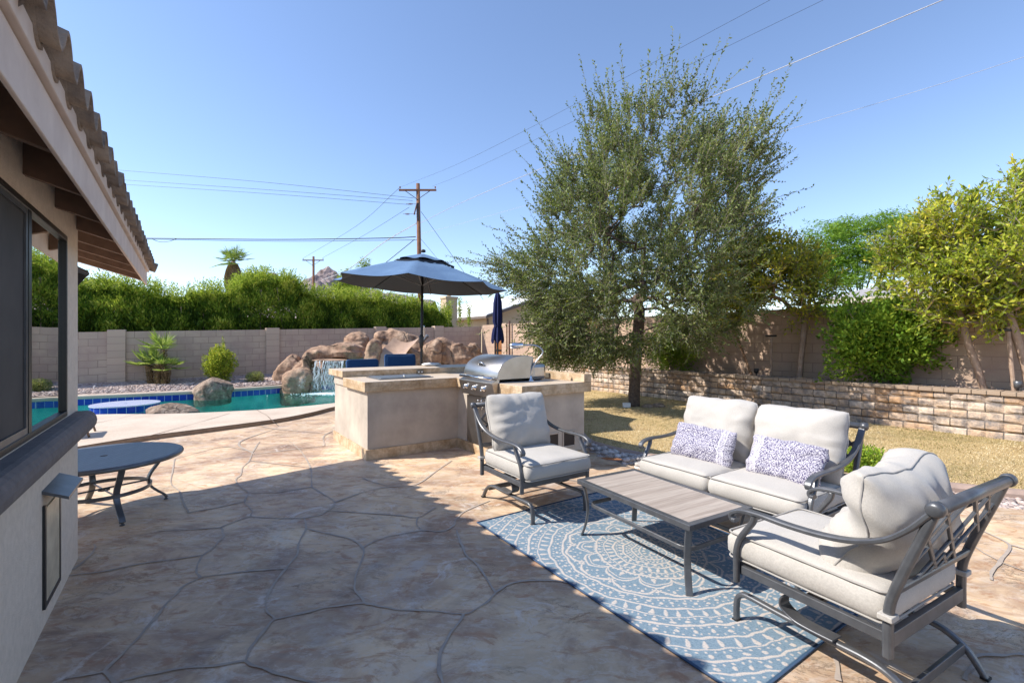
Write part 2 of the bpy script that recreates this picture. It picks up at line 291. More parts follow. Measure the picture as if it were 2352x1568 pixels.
# ---------------------------------------------------------------- mesh helpers
class MB:
    def __init__(s): s.v=[]; s.f=[]
    def add(s,vs,fs):
        o=len(s.v); s.v+= [tuple(p) for p in vs]; s.f+=[tuple(i+o for i in f) for f in fs]; return s
    def box(s,x0,x1,y0,y1,z0,z1):
        v=[(x0,y0,z0),(x1,y0,z0),(x1,y1,z0),(x0,y1,z0),(x0,y0,z1),(x1,y0,z1),(x1,y1,z1),(x0,y1,z1)]
        return s.add(v,[(0,3,2,1),(4,5,6,7),(0,1,5,4),(1,2,6,5),(2,3,7,6),(3,0,4,7)])
    def prism(s,poly,z0,z1):
        n=len(poly); t=tessellate_polygon([[Vector((p[0],p[1],0)) for p in poly]])
        ar=sum(poly[i][0]*poly[(i+1)%n][1]-poly[(i+1)%n][0]*poly[i][1] for i in range(n))
        v=[(p[0],p[1],z0) for p in poly]+[(p[0],p[1],z1) for p in poly]
        f=[]
        for a,b,c in t:
            A,B,C_=poly[a],poly[b],poly[c]
            if (B[0]-A[0])*(C_[1]-A[1])-(B[1]-A[1])*(C_[0]-A[0])<0: a,c=c,a
            f+=[(a+n,b+n,c+n),(c,b,a)]
        for i in range(n):
            j=(i+1)%n
            f.append((i,j,j+n,i+n) if ar>0 else (j,i,i+n,j+n))
        return s.add(v,f)
    def sweep(s,pts,w,t,side=None,closed=False):
        """rectangular bar along pts; w = width along the side vector, t = thickness across it"""
        pts=[Vector(p) for p in pts]; n=len(pts); vs=[]; fs=[]
        for i,p in enumerate(pts):
            a=pts[(i-1)%n] if (closed or i>0) else p; b=pts[(i+1)%n] if (closed or i<n-1) else p
            T=(b-a).normalized(); sd=Vector(side) if side else Vector((0,0,1))
            nn=T.cross(sd); nn=nn.normalized() if nn.length>1e-6 else Vector((0,0,1)); sd=nn.cross(T).normalized()
            c=.25*min(w,t)
            for (q,r) in ((w/2,t/2-c),(w/2-c,t/2),(-w/2+c,t/2),(-w/2,t/2-c),(-w/2,-t/2+c),(-w/2+c,-t/2),(w/2-c,-t/2),(w/2,-t/2+c)):
                vs.append(p+sd*q+nn*r)
        m=n if closed else n-1
        for i in range(m):
            j=(i+1)%n
            for k in range(8): l=(k+1)%8; fs.append((i*8+k,i*8+l,j*8+l,j*8+k))
        if not closed: fs.append(tuple(range(7,-1,-1))); fs.append(tuple((n-1)*8+k for k in range(8)))
        return s.add(vs,fs)
    def tube(s,pts,r,n=8,caps=True,closed=False):
        pts=[Vector(p) for p in pts]; m=len(pts); vs=[]; fs=[]
        rr=r if isinstance(r,(list,tuple)) else [r]*m
        ref=None
        for i,p in enumerate(pts):
            a=pts[(i-1)%m] if (closed or i>0) else p; b=pts[(i+1)%m] if (closed or i<m-1) else p
            T=(b-a); T=T.normalized() if T.length>1e-9 else Vector((0,0,1))
            if ref is None: ref=Vector((0,0,1)) if abs(T.z)<.9 else Vector((1,0,0))
            x=T.cross(ref); x=x.normalized() if x.length>1e-6 else Vector((1,0,0)); y=x.cross(T).normalized(); ref=y if True else ref
            ref=(T.cross(x)).normalized()*-1 if False else y
            for k in range(n):
                an=2*PI*k/n; vs.append(p+(x*math.cos(an)+y*math.sin(an))*rr[i])
        q=m if closed else m-1
        for i in range(q):
            j=(i+1)%m
            for k in range(n): l=(k+1)%n; fs.append((i*n+k,i*n+l,j*n+l,j*n+k))
        if caps and not closed: fs.append(tuple(range(n-1,-1,-1))); fs.append(tuple((m-1)*n+k for k in range(n)))
        return s.add(vs,fs)
    def disc(s,cx,cy,z0,z1,r,n=40,hole=0):
        o=[(cx+r*math.cos(2*PI*k/n),cy+r*math.sin(2*PI*k/n)) for k in range(n)]
        if not hole: return s.prism(o,z0,z1)
        i_=[(cx+hole*math.cos(2*PI*k/n),cy+hole*math.sin(2*PI*k/n)) for k in range(n)]
        v=[(x,y,z0) for x,y in o]+[(x,y,z1) for x,y in o]+[(x,y,z0) for x,y in i_]+[(x,y,z1) for x,y in i_]; f=[]
        for k in range(n):
            l=(k+1)%n; f+=[(k,l,n+l,n+k),(n+k,n+l,3*n+l,3*n+k),(3*n+k,3*n+l,2*n+l,2*n+k),(2*n+k,2*n+l,l,k)]
        return s.add(v,f)
    def lathe(s,prof,n=20,c=(0,0,0)):
        vs=[];fs=[];m=len(prof)
        for r,z in prof:
            for k in range(n): a=2*PI*k/n; vs.append((c[0]+r*math.cos(a),c[1]+r*math.sin(a),c[2]+z))
        for i in range(m-1):
            for k in range(n): l=(k+1)%n; fs.append((i*n+k,i*n+l,(i+1)*n+l,(i+1)*n+k))
        fs.append(tuple(range(n-1,-1,-1))); fs.append(tuple((m-1)*n+k for k in range(n)))
        return s.add(vs,fs)
    def xf(s,mx,start=0):
        for i in range(start,len(s.v)): s.v[i]=tuple(mx@Vector(s.v[i]))
        return s
    def build(s,name,m,parent=None,smooth=False,bevel=0,label=None,loc=None,rz=0,uv=True):
        me=bpy.data.meshes.new(name); me.from_pydata(s.v,[],s.f); me.materials.append(m)
        if uv:
            ul=me.uv_layers.new(name='UVMap').data
            for p in me.polygons:
                nx,ny,nz=(abs(c) for c in p.normal)
                for li in p.loop_indices:
                    co=me.vertices[me.loops[li].vertex_index].co
                    if nz>=nx and nz>=ny: ul[li].uv=(co.x,co.y)
                    elif nx>ny: ul[li].uv=(co.y,co.z)
                    else: ul[li].uv=(co.x,co.z)
        if smooth: me.polygons.foreach_set('use_smooth',[True]*len(me.polygons))
        o=bpy.data.objects.new(name,me); COL.objects.link(o)
        if parent: o.parent=parent
        if loc is not None: o.location=loc
        o.rotation_euler.z=rz
        if label: o['label']=label
        if bevel:
            b=o.modifiers.new('bevel','BEVEL'); b.width=bevel; b.segments=2; b.limit_method='ANGLE'
        return o
def thing(name,label,cat,loc=(0,0,0),rz=0,group=None):
    o=bpy.data.objects.new(name,None); COL.objects.link(o); o.location=loc; o.rotation_euler.z=rz
    o.empty_display_size=.1; return tag(o,label,cat,group)
def tag(o,label=None,cat=None,group=None,kind=None):
    if label: o['label']=label
    if cat: o['category']=cat
    if group: o['group']=group
    if kind: o['kind']=kind
    return o
def struct(o,label=None): 
    o['kind']='structure'
    if label: o['label']=label
    return o
def cr(pts,k=6):
    """Catmull-Rom through pts"""
    P_=[Vector(p) for p in pts]; out=[]
    Q=[P_[0]*2-P_[1]]+P_+[P_[-1]*2-P_[-2]]
    for i in range(1,len(Q)-2):
        a,b,c,d=Q[i-1:i+3]
        for j in range(k):
            t=j/k; out.append(.5*((2*b)+(c-a)*t+(2*a-5*b+4*c-d)*t*t+(3*b-a-3*c+d)*t**3))
    out.append(P_[-1]); return out
def copy_tree(o,parent=None):
    c=o.copy(); COL.objects.link(c); c.parent=parent
    for ch in list(o.children): copy_tree(ch,c)
    return c
def rawmesh(name,V,Fq,m,parent=None,rnd=None,smooth=False,k=4):
    me=bpy.data.meshes.new(name); nv=len(V); nf=len(Fq)
    me.vertices.add(nv); me.vertices.foreach_set('co',np.asarray(V,dtype=np.float32).ravel())
    me.loops.add(nf*k); me.loops.foreach_set('vertex_index',np.asarray(Fq,dtype=np.int32).ravel())
    me.polygons.add(nf); me.polygons.foreach_set('loop_start',np.arange(nf,dtype=np.int32)*k)
    me.polygons.foreach_set('loop_total',np.full(nf,k,dtype=np.int32))
    me.update(calc_edges=True); me.validate()
    if rnd is not None:
        a=me.attributes.new('rnd','FLOAT','POINT'); a.data.foreach_set('value',np.asarray(rnd,dtype=np.float32))
    if smooth: me.polygons.foreach_set('use_smooth',[True]*nf)
    me.materials.append(m); o=bpy.data.objects.new(name,me); COL.objects.link(o)
    if parent: o.parent=parent
    return o
def nrm(a): return a/np.maximum(np.linalg.norm(a,axis=-1,keepdims=True),1e-9)
def leaves(name,C,D,L,W,m,parent=None,rnd=None,fold=.0,narrow=.45):
    """one rhombic blade per centre C, pointing along D"""
    n=len(C); D=nrm(D); R=nrm(RNG.normal(size=(n,3))); S=nrm(np.cross(D,R)); Nn=np.cross(S,D)
    L=(L*RNG.uniform(.7,1.25,n))[:,None]; W=(W*RNG.uniform(.75,1.2,n))[:,None]
    a=C; b=C+D*L*narrow+S*W/2+Nn*W*.15; c=C+D*L; d=C+D*L*narrow-S*W/2+Nn*W*.15
    V=np.stack([a,b,c,d],1).reshape(-1,3); Fq=np.arange(n*4).reshape(-1,4)
    if rnd is None: rnd=RNG.uniform(0,1,n)
    return rawmesh(name,V,Fq,m,parent,np.repeat(np.clip(rnd,0,1),4))
def bumpy(sub,seed,amp,freq,sx,sy,sz,flat=None,ridged=False):
    bm=bmesh.new(); bmesh.ops.create_icosphere(bm,subdivisions=sub,radius=1)
    o=Vector((seed*3.7,seed*1.3,-seed*2.1)); vs=[]; rp=random.Random(int(seed*10)); pl=[]
    for _ in range(11):
        pn=Vector((rp.gauss(0,1),rp.gauss(0,1),rp.gauss(0,.8))).normalized(); pl.append((pn,rp.uniform(.66,.95)))
    for v in bm.verts:
        p=v.co.normalized(); d=noise.fractal(p*freq+o,1.0,2.0,4)*amp+noise.noise(p*freq*.6+o*2)*amp
        if ridged: d+= -abs(noise.noise(p*freq*1.7+o))*amp*1.3
        q=p*(1+d)
        # boulders are blocky: pull towards a rounded box
        if ridged:
            for pn,pd in pl:
                e_=q.dot(pn)-pd
                if e_>0 and p.z>-.1: q=q-pn*e_*.8
            if q.z<0: k_=math.hypot(q.x,q.y); t_=min(1,-q.z*2.5); q.x*=1+t_*(.92/max(k_,.3)-1) if k_>.02 else 1; q.y*=1+t_*(.92/max(k_,.3)-1) if k_>.02 else 1
        vs.append((q.x*sx,q.y*sy,q.z*sz))
    fs=[tuple(v.index for v in f.verts) for f in bm.faces]; bm.free(); return vs,fs
# ---------------------------------------------------------------- ground, patio, deck, pool
POOL=[(-13,7.2),(-10.5,7.6),(-9.2,8.1),(-8.3,8.62),(-7.5,8.74),(-6.83,8.74),(-6.1,8.86),(-5.1,9.25),(-4.3,9.9),(-3.8,10.5),(-3.3,11.4),(-3.1,12.6),
      (-3.6,14.2),(-5.0,14.9),(-6.1,14.4),(-6.76,13.6),(-7.1,13.15),(-7.67,12.6),(-8.4,12.0),(-9.2,11.5),(-10.2,11.0),(-11.5,10.55),(-13,10.2)]
CURB=[(-7.0,-1.0),(-6.4,3.2),(-5.9,5.4),(-5.45,6.55),(-4.95,7.2),(-4.21,8.13),(-3.9,8.9),(-3.74,9.7),(-3.4,10.6),(-2.6,11.6),(-1.2,12.6),(0.4,13.2)]
CURB=[tuple(p[:2]) for p in cr([(x,y,0) for x,y in CURB],4)]
FAR=[(-5.0,14.9),(-6.1,14.4),(-6.76,13.6),(-7.1,13.15),(-7.67,12.6),(-8.4,12.0),(-9.2,11.5),(-10.2,11.0),(-11.5,10.55),(-13,10.2),(-15,9.8)]
def holed(name,outer,hole,z,m):
    t=tessellate_polygon([[Vector((*p,0)) for p in outer],[Vector((*p,0)) for p in hole]])
    pts=outer+hole; f=[]
    for a,b,c in t:
        A,B,C_=pts[a],pts[b],pts[c]
        cr_=(B[0]-A[0])*(C_[1]-A[1])-(B[1]-A[1])*(C_[0]-A[0])
        f.append((a,b,c) if cr_>0 else (c,b,a))
    mb=MB(); mb.add([(*p,z) for p in pts],f); return mb.build(name,m)
g=holed('ground',[(-3000,-3000),(3000,-3000),(3000,3000),(-3000,3000)],POOL,-.03,M['dirt']); struct(g)
# patio of stamped concrete
LC=[(1.15,13.0),(1.0,9.0),(.98,6.62),(1.32,5.45),(2.2,4.75),(3.4,4.35),(4.2,4.05),(4.7,3.88),(6.5,3.25),(9.5,2.2)]
LC=[tuple(p[:2]) for p in cr([(x,y,0) for x,y in LC],5)]
pat=MB().prism([(-6.9,-6),(9.5,-6)]+LC[::-1]+CURB[::-1],-.10,0).build('patio',M['patio']); struct(pat)
# joints of the stamped flagstone pattern
def rz_(pts,ox,oy,k,sc_):  return [G(ox+k*a,oy+k*b) for a,b in pts]
J=[[(205,1410),(330,1290),(440,1170),(560,1030),(650,930),(760,870)],[(760,870),(738,840),(745,790),(770,745)],[(770,745),(830,700),(880,650),(890,610),(875,585)],
[(875,585),(950,550),(1050,520)],[(1050,520),(1055,490),(1035,460),(1010,435),(1040,385)],[(760,870),(900,850),(1100,828),(1250,820)],
[(1250,820),(1310,740),(1330,660),(1365,590),(1355,530)],[(1355,530),(1200,530),(1050,520)],[(1355,530),(1440,512),(1490,487),(1530,440),(1470,395),(1400,350)],
[(1250,820),(1180,910),(1140,990),(1140,1060),(1185,1110)],[(1185,1110),(1350,1075),(1500,1040),(1700,1015)],[(1700,1015),(1650,940),(1650,860),(1690,760),(1690,700),(1620,650),(1500,620),(1365,590)],
[(1185,1110),(1120,1180),(1050,1270),(1020,1350)],[(1020,1350),(850,1375),(600,1400),(380,1445),(280,1475)],[(1020,1350),(1130,1400),(1270,1440),(1420,1480)],
[(1700,1015),(1760,1030),(1880,1055),(2080,1062),(2270,1080),(2352,1045),(2420,1000),(2450,960)],[(2270,1080),(2200,1190),(2140,1290),(2130,1400),(2150,1480)],[(205,1410),(280,1490)],[(205,1410),(100,1432),(-20,1452)],
[(1690,700),(1800,645),(1950,615),(2030,600)],[(2030,600),(2150,605),(2215,570),(2230,530),(2300,480),(2420,430)],[(2030,600),(2000,565),(2010,525)],[(1490,487),(1700,500),(1900,515),(2010,525),(2110,470)],
[(1040,385),(960,320),(990,280),(1000,240),(1040,200),(1060,150),(1100,90)],[(1040,385),(1200,380),(1400,350)],[(520,605),(700,595),(875,585)],[(690,500),(660,440),(640,380),(590,330),(600,250),(610,190)],
[(0,862),(200,835),(500,780),(770,745)],[(20,830),(100,770),(150,710),(150,680)],[(2250,670),(2290,750),(2352,800),(2450,960)],[(2250,670),(2230,600)],[(1400,350),(1390,240),(1330,140),(1270,90)],
[(690,500),(850,470),(1010,435)],[(1040,200),(1200,220),(1390,240)],[(1530,440),(1700,380),(1850,350),(1990,340),(2100,270),(2200,200)],[(1690,300),(1740,320),(1850,350)],[(610,190),(760,150),(900,120),(1060,150)],
[(2450,960),(2560,900),(2750,890),(2900,905)],[(2150,1480),(2160,1560)]]
def ribbon(mb,pts,w,z,seed):
    """closed strip of joint filler with a slightly uneven width"""
    p=[Vector((x,y,0)) for x,y in pts]; p=cr(p,6); L=[];R=[]
    for i,q in enumerate(p):
        T=(p[min(i+1,len(p)-1)]-p[max(i-1,0)]).normalized(); S=Vector((-T.y,T.x,0))
        ww=w*(.85+.75*noise.noise(Vector((i*.23,seed*1.7,0)))); j=S*.010*noise.noise(Vector((i*.25,seed,5)))
        L.append(q+S*ww/2+j); R.append(q-S*ww/2+j)
    n=len(p); mb.add([(a.x,a.y,z) for a in L]+[(a.x,a.y,z) for a in R],[(i,n+i,n+i+1,i+1)[::1] for i in range(n-1)])
mb=MB()
GR=MB(); ZC=[0]
def joint(j,w,seed):
    ZC[0]+=1; ribbon(mb,j,w,.003+.00008*ZC[0],seed); q=[Vector((x,y,0)) for x,y in j]; L=[]

for i,j in enumerate(J): joint(rz_(j,156.8,980,.4,0),.017,i)
K=[[(1810,560),(1900,600),(2030,670),(1990,760),(1930,830),(1905,900)],[(2030,670),(2128,695),(2250,720)],[(1740,1560),(1790,1460),(1830,1400),(1990,1395),(2128,1390)],[(880,1400),(920,1568)]]
for i,j in enumerate(K): joint(rz_(j,1607,1019,.35,0),.022,50+i)
for i,j in enumerate([[(-2.6,6.4),(-2.9,7.2),(-2.75,8.1),(-3.2,9.3)],[(-2.9,7.2),(-3.9,7.6),(-4.3,7.9)],[(-3.3,5.9),(-3.9,6.6),(-3.9,7.6)],[(-2.6,6.4),(-3.3,5.9)],[(-4.4,5.2),(-5.2,6.0)],[(3.2,1.2),(3.6,2.2),(3.2,3.0),(3.6,3.9)],[(3.6,2.2),(4.6,2.5)],[(1.2,4.6),(.5,4.9),(.6,5.7)],[(-.1,5.2),(.5,4.9)],[(-.3,4.5),(.5,4.9)]]):
    joint(j,.022,80+i)
struct(mb.build('patio_joints',M['grout']))
# pool deck
dk=[(-15,-1.0)]+CURB+[(0.9,14.5),(.6,17),(-1.2,20.4),(-13.4,11.6),(-15,9.8)]
o=holed('pool_deck',dk,POOL,.07,M['deck']); struct(o)
mb=MB(); n=len(CURB)
prof=[(0,-.02),(-.004,.045),(-.016,.064),(-.04,.0705)]
vs=[]
for i,(x,y) in enumerate(CURB):
    a=Vector(CURB[max(i-1,0)]); b=Vector(CURB[min(i+1,n-1)]); T=(b-a).normalized(); S=Vector((T.y,-T.x))
    for d,z in prof: vs.append((x+S.x*(d+.012),y+S.y*(d+.012),z))
k=len(prof); mb.add(vs,[(i*k+j,(i+1)*k+j,(i+1)*k+j+1,i*k+j+1) for i in range(n-1) for j in range(k-1)])
struct(mb.build('deck_edge',simple('deck_edge_concrete',(.36,.25,.16),(.26,.18,.12),12,.95,bs=.5),smooth=True))
# saw cuts in the deck
mb=MB()
for i,(a,b) in enumerate([((301,1014),(548.0-20,951)),((205,976),(330,950)),((630,972),(590,943))]):
    p=G(*a,.07); q=G(*b,.07); ribbon(mb,[p,((p[0]+q[0])/2+.03,(p[1]+q[1])/2),q],.014,.0735+i*.0003,i)
struct(mb.build('deck_joints',simple('deck_joint',(.16,.11,.08),None,20,.9)))
# pool basin, tile band, water
def wallstrip(name,pts,z0,z1,m,closed=True,off=0):
    mb=MB(); n=len(pts); vs=[]; us=[]; d=0
    for i in range(n+(1 if closed else 0)):
        x,y=pts[i%n]; 
        if i: d+=math.dist(pts[i%n],pts[i-1])
        vs+=[(x,y,z0),(x,y,z1)]; us+=[(d,z0-z0),(d,z1-z0)]
    m_=len(vs)//2; mb.add(vs,[(2*i,2*i+1,2*i+3,2*i+2) for i in range(m_-1)])
    o=mb.build(name,m); ul=o.data.uv_layers[0].data
    for p in o.data.polygons:
        for li in p.loop_indices: ul[li].uv=us[o.data.loops[li].vertex_index]
    return o
PC=[tuple(p[:2]) for p in cr([(x,y,0) for x,y in POOL]+[(*POOL[0],0)],5)][:-1]
struct(wallstrip('pool_wall',POOL,-1.5,.0699,M['basin']))
bt=wallstrip('pool_tile_band',[(x,y) for x,y in POOL],-.0855,.0695,M['bluetile'])
for v in bt.data.vertices: # stands 6 mm proud of the basin wall
    c=Vector((-7.5,11,0)); d=(c-Vector((v.co.x,v.co.y,0))).normalized()*.008; v.co.x+=d.x; v.co.y+=d.y
struct(bt)
struct(MB().prism(POOL,-1.52,-1.2).build('pool_floor',M['basin']))
wt=MB().add([(*p,-.075) for p in POOL],[tuple(range(len(POOL)))]).build('water',M['water']); struct(wt)
bm=bmesh.new(); bm.from_mesh(wt.data); bmesh.ops.triangulate(bm,faces=bm.faces); bm.to_mesh(wt.data); bm.free()
# far coping with its green-grey face, gravel bed behind
def coping():
    mb=MB(); pts=FAR; n=len(pts); vs=[]
    prof=[(-.012,.072),(-.03,.085),(-.03,.14),(-.015,.155),(.26,.157),(.26,.0)]
    for i,(x,y) in enumerate(pts):
        a=Vector(pts[max(i-1,0)]); b=Vector(pts[min(i+1,n-1)]); T=(b-a).normalized(); S=Vector((T.y,-T.x))
        for d,z in prof: vs.append((x+S.x*d,y+S.y*d,z))
    k=len(prof); mb.add(vs,[(i*k+j,i*k+j+1,(i+1)*k+j+1,(i+1)*k+j) for i in range(n-1) for j in range(k-1)])
    return mb.build('pool_coping',M['deck'])
struct(coping())
back=[(-15.5,11.6)]; w0=UV(-6,17.3); w1=UV(10.6,17.3)
bed=[(x+.24*0,y+.22) for x,y in FAR]
poly=bed[::-1]+[( -2.6,14.8),(0.3,16.2),(w1.x,w1.y),(w0.x,w0.y)]
def gravelbed(name,poly,zf,m):
    t=tessellate_polygon([[Vector((*p,0)) for p in poly]]); f=[]
    for a,b,c in t:
        A,B,C_=poly[a],poly[b],poly[c]
        f.append((a,b,c) if (B[0]-A[0])*(C_[1]-A[1])-(B[1]-A[1])*(C_[0]-A[0])>0 else (c,b,a))
    return MB().add([(x,y,zf(x,y)) for x,y in poly],f).build(name,m)
def zbed(x,y):
    v=D1.x*x+D1.y*y; u=D2.x*x+D2.y*y
    return .15+max(0,min(1,(v-14.5)/2.8))*(.05+max(0,(u+2.3)*.025))
struct(gravelbed('gravel_bed',poly,zbed,M['gravel']))
# loose stones of the bed: too many to count
def pebbles(name,pts,size,m,kind_label,seed=1,flat=.6,parent=None):
    bm=bmesh.new(); bmesh.ops.create_icosphere(bm,subdivisions=1,radius=1); base=np.array([v.co[:] for v in bm.verts]); fc=np.array([[v.index for v in f.verts] for f in bm.faces]); bm.free()
    r=np.random.default_rng(seed); n=len(pts); nb=len(base); V=np.zeros((n,nb,3)); 
    for i,(x,y,z) in enumerate(pts):
        s=size*r.uniform(.5,1.5); a=r.uniform(0,PI); q=base*(1+r.uniform(-.15,.15,(nb,1)))*np.array([s*r.uniform(.8,1.4),s,s*flat*r.uniform(.7,1.2)])
        c,s_=math.cos(a),math.sin(a); V[i,:,0]=q[:,0]*c-q[:,1]*s_+x; V[i,:,1]=q[:,0]*s_+q[:,1]*c+y; V[i,:,2]=q[:,2]+z+s*.15
    Fq=(fc[None]+np.arange(n)[:,None,None]*nb).reshape(-1,3)
    o=rawmesh(name,V.reshape(-1,3),Fq,m,parent,np.repeat(r.uniform(0,1,n),nb),True,3)
    return tag(o,*kind_label,kind='stuff')
pp=[]
for _ in range(5200):
    u=random.uniform(-3.2,5.5); v=random.uniform(14.6,17.2); p=UV(u,v)
    x=p.x; yb=np.interp(x,[q[0] for q in FAR[::-1]],[q[1] for q in FAR[::-1]])+.32
    if p.y>yb: pp.append((p.x,p.y,zbed(p.x,p.y)))
M['pinkpebble']=M['pebble'].copy(); 
for nd in M['pinkpebble'].node_tree.nodes:
    if nd.type=='VALTORGB' and len(nd.color_ramp.elements)==4:
        for e,c in zip(nd.color_ramp.elements,((.16,.11,.10),(.36,.26,.22),(.50,.38,.33),(.66,.56,.50))): e.color=(*c,1)
pebbles('gravel',pp,.028,M['pinkpebble'],('pinkish crushed gravel along the foot of the block wall behind the pool','gravel'))
# lawn with curb, river rock strip
CU=[(1.22,13.0),(1.1,9.0),(1.06,6.75),(1.2,6.22),(1.6,5.72),(2.3,5.3),(3.3,4.9),(4.3,4.48),(4.8,4.25),(6.5,3.6),(9.8,2.5)]
CU=[tuple(p[:2]) for p in cr([(x,y,0) for x,y in CU],5)]
rw0=UV(9.62,-2.0); rw1=UV(9.62,15.2)
lw=[(x+.02,y+.09) for x,y in CU]+[(rw0.x,rw0.y),(rw1.x,rw1.y)]
lawn_o=gravelbed('lawn',lw,lambda x,y:.035,M['lawn']); struct(lawn_o)
mb=MB(); mb.sweep([(x,y,.01) for x,y in CU],.12,.13,side=None); struct(mb.build('lawn_curb',simple('curb_concrete',(.40,.29,.23),(.30,.22,.18),9,.95,bs=.5,bscale=50)))
strip=CU+LC[::-1]
struct(gravelbed('planting_strip',strip,lambda x,y:-.014,M['dirt']))
pp=[]
cx_=np.array(CU); lx=np.array(LC)
for _ in range(2600):
    k=random.random(); i=random.uniform(8,len(CU)-1.01); j=int(i); fr=i-j
    a=cx_[j]*(1-fr)+cx_[j+1]*fr; b=lx[np.argmin(((lx-a)**2).sum(1))]
    q=a*(1-k)+b*k+np.array([random.uniform(-.04,.04),0])
    pp.append((q[0],q[1],-.01))
big=[p for p in pp if p[0]<2.2]; sm=[p for p in pp if p[0]>=2.2]
pebbles('river_rock',big+[(p[0],p[1],.03) for p in big[::3]],.034,M['pebble'],('smooth grey river rocks heaped between curb and counter','river rock'),3,.7)
pebbles('gravel',sm,.022,M['pinkpebble'],('pinkish gravel strip between lawn curb and patio','gravel'),4)
# grass blades on the lawn
nb=90000; uu=RNG.uniform(0,1,nb)
A=[];tries=0
X=RNG.uniform(1.1,10.5,nb*2); Y=RNG.uniform(3.0,14.5,nb*2)
cuy=np.interp(X,[p[0] for p in CU[10:]],[p[1] for p in CU[10:]]); U_=X*D2.x+Y*D2.y
ok=(Y>np.where(X<1.2,6.4,cuy+.1))&(U_<9.6); dens=RNG.uniform(0,1,nb*2)<np.clip(5.5/Y,.15,1)
X=X[ok&dens];Y=Y[ok&dens]; n=len(X); C=np.stack([X,Y,np.full(n,.03)],1)
D=np.stack([RNG.normal(0,.6,n),RNG.normal(0,.6,n),np.full(n,.7)],1)
pat_=np.array([noise.noise(Vector((x*.7,y*.7,0))) for x,y in zip(X,Y)])
leaves('grass',C,D,.032,.007,M['grass'],rnd=np.clip(RNG.uniform(.2,1,n)-np.clip(pat_*1.0+.05,0,.5)-np.where(Y>8.5,.12,0),0,1)); tag(bpy.data.objects['grass'],'short straw coloured dormant grass across the lawn','grass',kind='stuff')

# ---------------------------------------------------------------- yard walls
def rise(u): return (u+2.3)*.0295
def tallwall():
    r=thing('block_wall','tan concrete block wall with pilasters behind the pool under the green hedge','wall',(0,0,0),TH)
    us=[-6.2,-1.60,2.40,6.1,8.55,10.6]
    def sl(u0,u1,v0,v1,z0,z1):
        mb=MB().box(u0,u1,v0,v1,z0,z1)
        mb.v=[(x,y,z+rise(x)) for x,y,z in mb.v]; return mb
    for a,b in zip(us,us[1:]):
        o=sl(a+.20,b-.20 if b<10 else b,17.30,17.50,-.15,1.70).build('wall_panel',M['cmu'],r)
        for l in o.data.uv_layers[0].data: l.uv.y-=rise(l.uv.x)*0 
        # let the courses follow the slope of the panel
        for p in o.data.polygons:
            for li in p.loop_indices:
                co=o.data.vertices[o.data.loops[li].vertex_index].co
                if abs(p.normal.y)>.7: o.data.uv_layers[0].data[li].uv=(co.x,co.z-rise(co.x)-.10)
    for u in us[:-1]:
        o=sl(u-.20,u+.20,17.24,17.56,-.15,1.755).build('pilaster',M['pil'],r)
        for p in o.data.polygons:
            for li in p.loop_indices:
                co=o.data.vertices[o.data.loops[li].vertex_index].co
                o.data.uv_layers[0].data[li].uv=(co.x-u+.39 if abs(p.normal.y)>.7 else .1,co.z-rise(co.x)-.155)
tallwall()
r=thing('block_wall','sunlit tan block wall along the right side behind the trees','wall',(0,0,0),TH)
MB().box(10.6,10.8,-2,15.3,.2,2.14).build('wall_panel',M['cmu_r'],r)
MB().box(10.6,10.8,16.25,17.24,-.1,2.14).build('wall_panel',M['cmu_r'],r)
MB().box(10.55,10.85,15.3,15.62,-.1,2.17).build('pilaster',M['cmu_r'],r)
r=thing('yard_gate','stained wood gate in a dark metal frame between block walls','gate',(0,0,0),TH)
for k in range(7): MB().box(10.66,10.69,15.68+k*.077,15.745+k*.077,.15,1.95).build('plank',M['gatewood'],r)
MB().box(10.64,10.71,15.63,15.67,.1,2.05).box(10.64,10.71,16.2,16.24,.1,2.05).box(10.64,10.71,15.67,16.2,1.97,2.05).box(10.64,10.71,15.67,16.2,.08,.14).build('gate_frame',M['blackmetal'],r)
for z0 in (1.05,1.72): MB().box(10.62,10.655,15.63,16.24,z0,z0+.05).build("strap_hinge",M["blackmetal"],r)
tag(MB().tube([UV(10.5,15.0,.2),UV(10.5,15.0,2.25)],.04,8).build('steel_post',M['rust']),'tall rusty steel post beside the wood gate','post')
